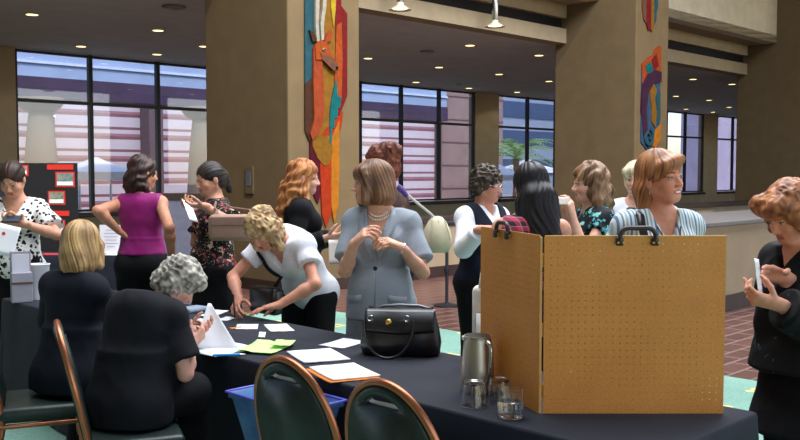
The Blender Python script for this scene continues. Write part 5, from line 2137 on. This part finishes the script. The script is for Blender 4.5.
# 4 woman with long red hair, black cardigan, facing right
p = Person('woman with long wavy red hair and a black cardigan facing right', at(301, 300, 6.55).xy, 78, H=1.71, head=(6, 6, 0), width=1.0,
           arms={'R': dict(w=at(327, 238, 6.3), pole=(.1, -.8, -1), dir=(1, -.1, .12), palm=(0, .6, .8), curl=.7), 'L': dict(w=at(330, 237, 6.5), pole=(-.5, -.5, -.6), dir=(1, -.3, .05), palm=(0, -.5, .8), curl=.8)},
           skin=(220, 168, 146))
p.build_body()
p.garment('cardigan', M_BLACKF, off=.015, sleeves=1.9, hem=-.12, neck=('v', .07, .12), ease=.016, fold=.007)
trousers(p, M_BLACKF); p.shoes(M_SHOE)
p.hair([('e', (0, -.018, .034), (.090, .108, .097)), ('e', (.0, -.055, -.06), (.090, .078, .11)), ('c', (.05, -.05, -.10), (.075, -.06, -.26), .058, .038), ('c', (-.05, -.06, -.10), (-.07, -.07, -.26), .058, .038), ('c', (0, -.10, -.10), (0, -.13, -.30), .07, .04),
        ('c', (.06, .005, -.05), (.085, .015, -.2), .035, .028)], [], (120, 62, 30), (214, 146, 88), 'wavy', amp=.007, lo=(-.18, -.24, -.38), face_cut=(0, .124, -.05, .066, .080, .115))
q = tag(MB().build('x', None) if False else sheet('folded_leaflet', 'pale leaflet hanging from the hands of the woman with long red hair', 'paper', 100, 300, .09, .17, 0, M_CREAM), None)
q.location = at(335, 252, 6.25); q.rotation_euler = (math.radians(84), 0, math.radians(20))

# 5 woman in the white blouse bent over the table, writing
p = Person('woman in a white blouse bent over the table writing with a pen', at(309, 300, 5.78).xy, 208, H=1.64, lean=48, head=(8, 44, 0), width=1.08, hunch=12, bust=1.05,
           arms={'R': dict(w=at(239, 300, 5.36), pole=(.7, -.3, .1), dir=(-.1, -.9, -.30), palm=(.5, -.2, -.7), curl=.65), 'L': dict(w=at(279, 305, 5.27), pole=(-.8, -.4, .2), dir=(-.85, -.25, -.12), palm=(0, -.1, -1), curl=.22)},
           skin=(206, 144, 118))
p.build_body()
top = p.garment('blouse', M_BLOUSE, off=.017, sleeves=.50, hem=-.11, neck=('v', .08, .15), ease=.004, cuff=.006, fold=.011)
trousers(p, M_BLACKF, waist=.0, off=.010); p.shoes(M_SHOE)
p.hair([('e', (0, -.014, .036), (.094, .110, .098)), ('e', (0, -.03, -.05), (.096, .085, .10)), ('c', (.085, .02, .0), (.09, .04, -.10), .03, .026), ('c', (-.085, .02, .0), (-.09, .04, -.10), .03, .026)], [],
       (112, 76, 46), (226, 190, 140), 'fluffy', amp=.013, face_cut=(0, .130, -.055, .066, .080, .108))
WRITER = p
# pen in her right hand
hd, pn, _, _, _ = p.hand['R']
fin = p.root.matrix_basis @ Vector(p.wr['R'] + hd * .135 * p.s + pn * .02)
pen2 = thing('pen', 'dark pen upright in the hand of the woman in the white blouse', 'pen', (fin.x, fin.y - .01, TZ + .004))
axis_ = Vector((-.10, .22, 1)).normalized()
q = MB(); q.tube([axis_ * .012, axis_ * .03, axis_ * .15], [.003, .0048, .0048], 8); q.build('barrel', M_FRAME, pen2, smooth=60)
q = MB(); q.tube([axis_ * .0, axis_ * .012], [.0008, .003], 8); q.build('tip', M_CHROME, pen2, smooth=60)
# cross body bag
set_front(p, top)
cb = thing('crossbody_bag', 'dark shoulder bag slung across the woman in the white blouse', 'bag', p.root.location, p.root.rotation_euler.z)
pts = [Vector(p.sh['R'] + p.up * .066 - p.r * .02 - p.f * .02)]
for k in range(9):
    t = k / 8
    pts.append(on_front(p, .125 - .085 * t, -.03 - .20 * t, .012))
pts.append(Vector(p.local(at(272, 292, 5.50))))
q = MB(); q.tube([Vector(p.sh['R'] - p.f * .09 + p.up * .01)] + pts, .0115, 8); q.build('strap', M_NAVY, cb, smooth=60)
q = MB(); q.box((0, 0, 0), (.09, .25, .17), bevel=.03, seg=3); o = q.build('body', M_LEATHER, cb, smooth=60); o.location = Vector(p.local(at(266, 300, 5.50))); o.rotation_euler = (0, 0, 1.3)

# 6 woman in the grey suit with the brown bob
p = Person('woman in a short sleeved grey suit with a brown bob and pearls', at(381, 300, 5.0).xy, 192, H=1.69, head=(68, 2, 3), width=1.02, bust=1.05, neck_side=.042,
           arms={'R': dict(w=at(354, 244, 4.72), pole=(.35, -.25, -1), dir=(.55, -.35, .6), palm=(.6, .3, -.5), curl=(.5, .7, .8, .85), thumb=.9), 'L': dict(w=at(402, 248, 4.70), pole=(-.45, -.2, -1), dir=(-.85, -.3, .45), palm=(-.3, .2, -.85), curl=(.55, .75, .85, .9), thumb=.9)},
           skin=(214, 158, 130))
p.build_body()
jk = p.garment('jacket', M_GREYSUIT, off=.016, sleeves=.76, hem=-.085, neck=('v', .075, .25), ease=.014, cuff=.010, fold=.013, fscale=7.0,
               extra=[lambda g, F, p=p: g.cone(F, p.P[2] + .16, p.P[2] - .13, (0, 0), (0, 0), (.125, .10), (.185, .145), k=.04)], open_front=(.0, .012, -.30, -.62))
set_front(p, jk)
lapels(p, M_GREYSUIT, top=.01, low=-.27, w=.062)
p.garment('camisole', M_GREYSUIT, off=.009, hem=.0, neck=('round', .075, .19, -.1), sleeveless=.12, fold=0)
p.garment('skirt', M_GREYSUIT, off=.010, torso=False, hem=None, waist=.12, neck=None, skirt=(.52, .20, .15, 0), fold=.004, legs=0.01)
p.shoes(M_SHOE)
q = MB(); q.lathe([(.012, 0), (.012, .004), (0, .005)], 16, c=tuple(on_front(p, .0, -.30, .004)), axis=tuple(p.f)); q.build('button', M_FRAME, p.root, smooth=50)
for sd in (-1, 1):
    q = MB()
    pts = [on_front(p, sd * (.075 + .11 * t), -.44 - .02 * t, .004) for t in (0, .33, .66, 1)]
    lowp = [x - Vector((0, 0, .045)) for x in pts]
    vs = [q.bm.verts.new(x) for x in pts]; ws = [q.bm.verts.new(x) for x in lowp]
    for a in range(3): q.bm.faces.new((vs[a], vs[a + 1], ws[a + 1], ws[a]))
    q.build('pocket_flap', M_GREYSUIT, p.root, smooth=60, solidify=.006)
q = MB()
for row, (rx, dz) in enumerate(((.064, .0), (.070, .018))):
    for k in range(36):
        a = 2 * PI * k / 36
        x, y = rx * math.sin(a), .004 + rx * .98 * math.cos(a)
        z = .006 - dz - .045 * max(0, math.cos(a)) ** 1.5 - .0 * y
        c = p.N + (p.r * x + p.f * (y + .012 * max(0, math.cos(a))) + p.up * (z + .012)) * p.s
        r_ = bmesh.ops.create_icosphere(q.bm, subdivisions=1, radius=.0062)
        bmesh.ops.translate(q.bm, verts=r_['verts'], vec=tuple(c))
q.build('pearl_necklace', M_PEARL, p.root, smooth=180)
p.hair([('e', (0, -.016, .034), (.092, .110, .097)), ('e', (0, -.03, -.045), (.097, .100, .098)), ('e', (0, -.045, -.085), (.094, .084, .052), .02), ('c', (-.055, .06, .055), (.055, .06, .055), .035, .035),
        ('c', (.082, .045, .03), (.086, .05, -.10), .022, .026, .02), ('c', (-.082, .045, .03), (-.086, .05, -.10), .022, .026, .02)], [('e', (0, .0, -.175), (.13, .16, .055), .01)],
       (74, 46, 30), (146, 106, 74), 'straight', amp=.0028, face_cut=(0, .135, -.060, .062, .062, .105))
GREY = p
q = MB(); q.tube([tuple(Vector(p.wr['L']) + Vector(rotv(np.cross(p.hand['L'][0], V3(0, 0, 1)) * .032, p.hand['L'][0], 2 * PI * k / 16))) for k in range(16)], .004, 6, closed=True); q.build('bracelet', M_EARR, p.root, smooth=60)

# 7 woman with the auburn bun behind her
p = Person('woman with a piled up auburn bun standing behind the grey suit', at(384, 300, 5.95).xy, -62, H=1.81, head=(0, 0, 0), width=1.05, skin=(206, 152, 126))
p.build_body()
p.garment('top', M_BROWNP, off=.014, sleeves=.8, hem=-.06, neck=('round', .08, .05), ease=.02)
trousers(p, M_BLACKF); p.shoes(M_SHOE)
p.hair([('e', (0, -.016, .034), (.088, .106, .094)), ('e', (0, -.06, -.03), (.075, .06, .07)), ('e', (0, -.075, .085), (.062, .058, .05), .02)], [], (66, 28, 20), (132, 70, 48), 'fluffy', amp=.008, face_cut=(0, .118, -.042, .070, .076, .112))
cbg = thing('cream_handbag', 'cream shoulder bag with a long strap behind the grey suit', 'bag', at(437, 252, 5.75), math.radians(8))
M_CREAMB = plain('cream_leather', (206, 196, 164), .5, var=.08, bump=.2, bscale=160)
q = MB(); q.lathe([(.0, 0), (.065, .0), (.092, .03), (.096, .08), (.085, .14), (.055, .20), (.03, .225), (0, .23)], 24, cap0=False, cap1=False); q.build('body', M_CREAMB, cbg, smooth=60)
for sx in (-.04, .0, .04):
    q = MB(); q.tube([(sx, -.05, .205), (sx * 1.4, -.078, .14), (sx * 1.7, -.092, .08)], .004, 6); q.build('pleat_seam', plain('cream_flap', (182, 176, 146), .5), cbg)
so_ = at(399, 187, 5.72) - cbg.location
Mi = Matrix.Rotation(-cbg.rotation_euler.z, 3, 'Z')
so_ = Mi @ so_
q = MB(); q.tube([(.0, -.01, .2), (-.04, -.01, .24), so_ * .55 + Vector((0, 0, .09)), so_ * .85 + Vector((0, 0, .03)), so_ + Vector((-.01, .0, .0)), so_ + Vector((-.03, .07, -.05))], .009, 8, flat=((0, 1, 0), .4)); q.build('strap', plain('cream_strap', (206, 202, 190), .5), cbg, smooth=60)
q = MB(); q.tube([so_ + Vector((-.012, -.016, .004)), so_ + Vector((.02, -.016, -.02)), so_ + Vector((.05, -.014, -.06))], [.02, .02, .014], 8); q.build('scarf', plain('purple_scarf', (96, 70, 140), .7), cbg, smooth=60)

# 8 person in the navy vest and white shirt
p = Person('person in glasses with short dark curls, navy vest over a white shirt', at(483, 300, 6.2).xy, 142, H=1.66, head=(-26, 8, 0), width=1.2, bust=.95, belly=.5,
           arms={'R': dict(w=at(480, 229, 5.72), pole=(.25, -.3, -1), dir=(1, -.15, .1), palm=(0, .1, -1), curl=.25), 'L': dict(w=at(506, 236, 5.95), pole=(-.7, -.3, -.6), dir=(.4, -.8, .1), palm=(0, 0, -1), curl=.4)},
           skin=(204, 142, 118))
p.build_body()
p.garment('shirt', M_WHITEF, off=.013, sleeves=1.85, hem=-.02, neck=('v', .055, .08), ease=.010, fold=.008)
ws_ = p.garment('vest', M_NAVY, off=.024, hem=-.04, neck=('v', .085, .24, .03), sleeveless=.150, fold=.005)
collar(p, M_WHITEF)
trousers(p, M_BLACKF); p.shoes(M_SHOE)
p.hair([('e', (0, -.014, .040), (.090, .106, .094)), ('e', (0, -.045, -.02), (.086, .07, .075))], [('e', (0, -.02, -.13), (.11, .11, .06), .02)], (22, 18, 16), (92, 78, 66), 'curly', amp=.010, face_cut=(0, .118, -.046, .070, .076, .108))
def glasses(p, mat):
    hm = p.head_matrix()
    q = MB()
    for sd in (-1, 1):
        pts = [hm @ Vector(((sd * .033 + .022 * math.cos(2 * PI * k / 20) * (1)) * p.hs, .094 * p.hs, (-.003 + .015 * math.sin(2 * PI * k / 20)) * p.hs)) for k in range(20)]
        q.tube(pts, .0022, 6, closed=True)
        q.tube([hm @ Vector((sd * .055, .092, .002)), hm @ Vector((sd * .074, .06, .003)), hm @ Vector((sd * .080, -.005, .002))], .002, 6)
    q.tube([hm @ Vector((-.011, .098, .0)), hm @ Vector((0, .102, .003)), hm @ Vector((.011, .098, .0))], .002, 6)
    return q.build('glasses', mat, p.root, smooth=60)
glasses(p, plain('spectacle_silver', (206, 206, 212), .2, .8))

# 9 woman with long black hair, her back to us
p = Person('woman with long straight black hair and bare arms, seen from behind the pegboard', at(529, 300, 4.55).xy, 16, H=1.685, lean=8, hunch=6, head=(-26, 16, -4), width=1.02,
           arms={'R': dict(w=at(541, 274, 4.62), pole=(.7, -.5, -.6), dir=(-.4, .8, -.1), palm=(-1, 0, 0)), 'L': dict(w=at(503, 330, 4.7), pole=(-.3, -.5, -1), dir=(.1, .3, -1), palm=(1, 0, 0))}, skin=(206, 148, 122))
p.build_body()
p.garment('top', M_PLAID, off=.013, hem=-.05, neck=('round', .085, .06, .0), sleeveless=.135, fold=.005)
trousers(p, M_NAVY); p.shoes(M_SHOE)
p.hair([('e', (0, -.018, .034), (.088, .108, .096)), ('e', (0, -.05, -.06), (.088, .08, .12)), ('c', (-.02, -.085, -.08), (-.035, -.125, -.40), .072, .05), ('c', (.03, -.085, -.08), (.02, -.12, -.38), .066, .045), ('c', (-.07, -.05, -.10), (-.10, -.08, -.38), .045, .036), ('c', (.07, -.05, -.1), (.07, -.09, -.30), .04, .03)], [],
       (7, 6, 7), (28, 22, 24), 'straight', amp=.0035, lo=(-.22, -.27, -.48), face_cut=(0, .124, -.05, .064, .080, .115))

# 10 woman in the teal print, hand at her chin
p = Person('woman in a black and teal floral top facing left, card at her chin', at(592, 300, 5.6).xy, -98, H=1.68, head=(0, 4, 0), width=1.08,
           arms={'L': dict(w=at(572.5, 218, 5.36), pole=(-.2, -.5, -1), dir=(-.22, -.1, 1), palm=(-.7, .5, .2), curl=.75, thumb=.8), 'R': dict(w=at(566, 222, 5.72), pole=(.3, -.5, -.8), dir=(-.4, -.2, .9), palm=(-.4, -.8, 0), curl=.6)},
           skin=(214, 162, 138))
p.build_body()
p.garment('top', M_TEALPR, off=.015, sleeves=1.35, hem=-.06, neck=('v', .07, .08), ease=.02)
trousers(p, M_BLACKF); p.shoes(M_SHOE)
p.hair([('e', (0, -.016, .036), (.092, .110, .098)), ('e', (0, -.04, -.05), (.096, .088, .10)), ('c', (.07, -.01, -.06), (.082, -.02, -.15), .04, .03), ('c', (-.07, -.01, -.06), (-.082, -.02, -.15), .04, .03), ('c', (0, -.09, -.08), (0, -.105, -.17), .06, .04)], [],
       (66, 42, 30), (172, 132, 98), 'wavy', amp=.006, lo=(-.17, -.22, -.25), face_cut=(0, .124, -.05, .066, .080, .112))
o = sheet('folded_card', 'small white card held at the chin of the woman in teal print', 'card', 100, 300, .065, .045, 0, M_CREAM)
o.location = at(563, 201, 5.28); o.rotation_euler = (math.radians(70), 0, math.radians(-20))

# 11 woman with short blond hair, mostly hidden
p = Person('woman with short pale blond hair half hidden behind the striped shirt', at(635, 300, 6.6).xy, 196, H=1.70, head=(10, 4, 0), width=1.0, skin=(218, 166, 144))
p.build_body()
p.garment('top', M_WHITEF, off=.014, sleeves=.8, hem=-.04, neck=('round', .08, .06), ease=.02)
trousers(p, M_BLACKF); p.shoes(M_SHOE)
p.hair([('e', (0, -.014, .038), (.092, .108, .096)), ('e', (0, -.04, -.03), (.090, .078, .075)), ('c', (-.06, .06, .055), (.06, .06, .055), .03, .03)], [('e', (0, -.02, -.14), (.11, .11, .06), .02)], (160, 140, 108), (236, 222, 190), 'straight', amp=.004, face_cut=(0, .128, -.052, .068, .074, .102))

# 12 smiling woman in the striped shirt
p = Person('smiling woman in a blue and white striped shirt behind the pegboard', at(658, 300, 4.25).xy, 172, H=1.725, head=(-28, -2, 4), width=1.04,
           arms={'R': dict(w=at(630, 292, 4.08), pole=(.4, -.8, -.4), dir=(.5, -.4, -.5), palm=(.5, .4, 0)), 'L': dict(w=at(684, 296, 4.12), pole=(-.3, -.8, -.4), dir=(-.5, -.4, -.5), palm=(-.5, .4, 0))},
           skin=(216, 150, 120), lips=(190, 92, 92))
p.build_body()
sh_ = p.garment('shirt', M_SHIRT, off=.015, sleeves=1.3, hem=-.06, neck=('v', .07, .17), ease=.022, fold=.008)
set_front(p, sh_)
collar(p, M_SHIRT, dp=.11, spread=.05, h=.055)
trousers(p, M_NAVY); p.shoes(M_SHOE)
p.hair([('e', (0, -.018, .036), (.088, .106, .098)), ('e', (0, -.050, -.04), (.084, .070, .09)), ('c', (.06, -.05, -.05), (.07, -.05, -.15), .034, .026), ('c', (-.06, -.05, -.05), (-.07, -.05, -.15), .034, .026), ('c', (0, -.085, -.06), (0, -.09, -.17), .06, .036),
        ('c', (-.045, .078, .078), (.058, .074, .060), .020, .022), ('c', (.066, .05, .045), (.078, .02, .0), .018, .014)], [('e', (.085, .032, -.055), (.03, .045, .055), .01), ('e', (-.085, .032, -.055), (.03, .045, .055), .01)], (92, 50, 28), (192, 130, 80), 'straight', amp=.004, lo=(-.16, -.19, -.25), face_cut=(0, .132, -.052, .074, .084, .103))
hm = p.head_matrix()
q = MB(); q.box((0, 0, 0), (.032, .004, .007), bevel=.0015); o = q.build('teeth', plain('teeth', (240, 236, 228), .2, var=.02), p.root); o.matrix_local = hm @ Matrix.Translation((0, .0905 * p.hs, -.0655 * p.hs))
for sd in (1, -1):
    q = MB(); q.tube([(0, 0, 0), (0, 0, -.03)], [.002, .004], 6); o = q.build('earring', M_EARR, p.root); o.matrix_local = hm @ Matrix.Translation((sd * .079, -.005, -.045))
sb = thing('black_shoulder_bag', 'black bag strap over the shoulder of the smiling woman', 'bag', p.root.location, p.root.rotation_euler.z)
pts = [on_front(p, .115, -.02 - .30 * t, .008) for t in (0, .15, .3, .45, .6, .8, 1)]
q = MB(); q.tube([Vector(p.sh['R'] - p.r * .035 + p.up * .078 - p.f * .06), Vector(p.sh['R'] - p.r * .035 + p.up * .075)] + pts, .02, 8, flat=(tuple(p.f), .35)); q.build('strap', M_LEATHER, sb, smooth=60)
q = MB(); q.box((0, 0, 0), (.09, .26, .22), bevel=.03, seg=3); o = q.build('body', M_LEATHER, sb, smooth=60); o.location = Vector(p.pp(.30, .02, .06))
lan = tag(empty('lanyard_card', p.root.location, p.root.rotation_euler.z), 'small dark card hanging at the chest of the smiling woman', 'name card')
c0 = on_front(p, -.0, -.225, .016)
q = MB(); q.box((0, 0, 0), (.05, .004, .09), bevel=.0015); o = q.build('card', plain('dark_card', (40, 42, 60), .4), lan); o.location = c0; o.rotation_euler = (math.radians(-12), math.radians(20), 0)
q = MB(); q.tube([on_front(p, .055, -.06, .008), on_front(p, .03, -.13, .010), c0 + Vector((0, 0, .04)), on_front(p, -.03, -.13, .010), on_front(p, -.055, -.06, .008)], .003, 6); q.build('cord', M_FRAME, lan)

# 13 woman at the right edge in black, looking at a card
p = Person('woman with auburn curls in a dark patterned jacket at the right edge', at(809, 300, 3.58).xy, -112, H=1.59, lean=6, head=(4, 26, 0), width=1.12, bust=1.08,
           arms={'R': dict(w=at(786, 278, 3.44), pole=(.5, -.3, -.9), dir=(-.9, -.25, .25), palm=(.1, -.8, -.5), curl=(.35, .6, .9, 1.0), thumb=.8), 'L': dict(w=at(778, 304, 3.26), pole=(-.2, -.8, -.7), dir=(-.9, .1, .2), palm=(.1, .6, .7), curl=.95, thumb=.9)},
           skin=(220, 156, 128), lips=(190, 112, 104))
p.build_body()
p.garment('jacket', M_PATJ, off=.020, sleeves=1.86, hem=-.0, neck=('v', .07, .10), ease=.018, cuff=.010, fold=.010,
          extra=[lambda g, F, p=p: g.cone(F, p.P[2] + .2, p.P[2] - .03, (0, .02), (0, .03), (.15, .13), (.19, .18), k=.04)])
p.garment('skirt', M_BLACKF, off=.012, torso=False, hem=None, waist=.10, neck=None, skirt=(.60, .21, .185, .01), fold=.010, legs=0.01)
p.garment('stockings', plain('stocking_black', (26, 25, 28), .6), off=.003, torso=False, hem=-.8, waist=-.15, neck=None, legs=2.0, ease=.002, fold=0)
p.shoes(M_SHOE)
p.hair([('e', (0, -.012, .038), (.092, .110, .098)), ('e', (0, -.045, -.04), (.098, .086, .09)), ('c', (-.05, .072, .072), (.06, .072, .068), .04, .04), ('c', (.085, .03, .02), (.088, .02, -.05), .03, .03), ('c', (-.085, .03, .02), (-.088, .02, -.05), .03, .03)], [],
       (98, 46, 24), (208, 140, 92), 'fluffy', amp=.008, lo=(-.18, -.2, -.2), face_cut=(0, .136, -.058, .068, .078, .096))
o = sheet('name_card', 'white card held up by the woman at the right edge', 'card', 100, 300, .085, .13, 0, M_WHITE)
o.location = at(758, 276, 3.33); o.rotation_euler = (math.radians(80), math.radians(8), math.radians(58))

# 14 seated woman with the blonde bob
p = Person('seated woman with a blonde bob and a dark jacket, seen from behind', (-1.67, 4.54), 30, H=1.60, lean=7, sit=True, head=(-34, 10, 0), width=1.06, seat=.625, knees=(.05, .27),
           arms={'R': dict(w=at(118, 312, 4.98), pole=(.3, -.3, -1), dir=(.3, .9, -.1), palm=(0, 0, -1), curl=.3), 'L': dict(w=at(72, 310, 5.05), pole=(-.3, -.3, -1), dir=(.3, .9, -.1), palm=(0, 0, -1), curl=.3)})
p.build_body()
p.garment('jacket', M_NAVYJ, off=.020, sleeves=1.9, hem=-.10, extra=[lambda g, F, p=p: g.cone(F, p.P[2] + .17, p.P[2] - .13, (0, .03), (0, -.01), (.120, .09), (.178, .14), k=.08)], neck=('round', .07, .03, .012), ease=.022, fold=.008)
trousers(p, M_BLACKF); p.shoes(M_SHOE)
p.hair([('e', (0, -.016, .036), (.096, .114, .102)), ('e', (0, -.04, -.055), (.100, .096, .11)), ('e', (0, -.065, -.11), (.088, .07, .06), .02), ('c', (.085, .03, .0), (.088, .03, -.10), .03, .028), ('c', (-.085, .03, .0), (-.088, .03, -.10), .03, .028)], [],
       (92, 62, 38), (208, 168, 114), 'straight', amp=.006, lo=(-.17, -.2, -.24), face_cut=(0, .130, -.052, .066, .080, .106))

# 15 seated woman with curly grey hair, busy with papers
p = Person('seated woman with short curly grey hair holding papers at the table', (-1.20, 3.98), 26, H=1.51, lean=12, sit=True, head=(40, 42, 0), width=1.14, hunch=40, neck_fwd=.03, seat=.625, knees=(.05, .27), belly=.5,
           arms={'R': dict(w=at(192, 343, 4.2), pole=(.5, -.5, -1.0), dir=(.35, .55, .35), palm=(-.6, .4, .2), curl=.85, thumb=.7), 'L': dict(w=at(188, 331, 4.36), pole=(-.8, -.2, -.7), dir=(.85, .1, .1), palm=(.1, -.4, .6), curl=.7, thumb=.7)},
           skin=(214, 158, 138))
p.build_body()
p.garment('jacket', M_BLACKJ, off=.020, sleeves=.72, hem=-.12, extra=[lambda g, F, p=p: g.cone(F, p.P[2] + .17, p.P[2] - .13, (0, .03), (0, -.01), (.120, .09), (.178, .14), k=.08)], neck=('high', .07, .03, .06), ease=.018, cuff=.010, fold=.010)
trousers(p, M_BLACKF); p.shoes(M_SHOE)
collar(p, M_BLACKJ, wd=.068, dp=.09, h=.05)
p.hair([('e', (0, -.014, .040), (.092, .108, .097)), ('e', (0, -.045, -.03), (.090, .078, .08)), ('c', (-.05, .07, .07), (.05, .07, .07), .03, .03)], [('e', (0, -.02, -.145), (.11, .11, .06), .02)], (74, 68, 62), (206, 198, 184), 'curly', amp=.010,
       face_cut=(0, .128, -.052, .068, .074, .104))
hm = p.head_matrix()
for sd in (1, -1):
    q = MB(); q.lathe([(.004, -.004), (.005, 0), (.004, .004)], 10); o = q.build('earring', M_EARR, p.root); o.matrix_local = hm @ Matrix.Translation((sd * .086, -.005, -.045))
q = MB(); q.tube([tuple(Vector(p.wr['L']) + Vector(rotv(np.cross(p.hand['L'][0], V3(0, 0, 1)) * .033, p.hand['L'][0], 2 * PI * k / 16))) for k in range(16)], .005, 6, closed=True); q.build('wristwatch', M_EARR, p.root, smooth=60)
# ================================================================== LIGHT
w = bpy.data.worlds.new('sky')
SC.world = w
w.use_nodes = True
nt = w.node_tree
bg = nt.nodes['Background']
sky = nt.nodes.new('ShaderNodeTexSky')
sky.sky_type = 'NISHITA'
sky.sun_disc = False
sky.sun_elevation = math.radians(50)
sky.sun_rotation = math.radians(120)
nt.links.new(sky.outputs[0], bg.inputs[0])
bg.inputs[1].default_value = 0.40

sd = bpy.data.lights.new('sun', 'SUN'); sd.energy = 2.4; sd.angle = .02; sd.color = (1, .94, .86)
so = bpy.data.objects.new('sun', sd); COL.objects.link(so)
d = (W(.45, 1.0, 0) + Vector((0, 0, -1.2))).normalized()
so.rotation_euler = d.to_track_quat('-Z', 'Y').to_euler()
so.location = (0, -5, 12)

m = MB(); ubox(m, -8.3, -8, -12, V_WIN, 0, 8.9); struct('wall_unseen_left', m, M_BEIGE)  # out of view, added to cut flat sky fill from the open side
m = MB(); ubox(m, U1, U1 + .3, -12, V_PIL, 0, 8.9); struct('wall_unseen_far', m, M_BEIGE)  # unseen end wall, likewise added to hold back sky fill
# the hall's roof with its skylight over the tables
m = MB()
ubox(m, -8, U1, -12, 0.2, 8.6, 8.9); ubox(m, -8, 0.4, 0.2, V_FAS, 8.6, 8.9); ubox(m, 16.4, U1, 0.2, V_FAS, 8.6, 8.9); ubox(m, .4, 16.4, 7.6, V_FAS, 8.6, 8.9)
struct('ceiling_hall', m, M_FASCIA)
ld = bpy.data.lights.new('skylight', 'AREA'); ld.shape = 'RECTANGLE'; ld.size = 13.5; ld.size_y = 5.6; ld.energy = 2200; ld.color = (.97, .985, 1.0)
lo = bpy.data.objects.new('skylight', ld); COL.objects.link(lo)
lo.location = W(8.0, 3.9, 8.7); lo.rotation_euler = (0, 0, ROT45)

vs = SC.view_settings
SC.display_settings.display_device = 'sRGB'
vs.view_transform = 'Standard'
vs.look = 'None'
vs.exposure = 0.0
vs.gamma = 1.0
vs.use_curve_mapping = False
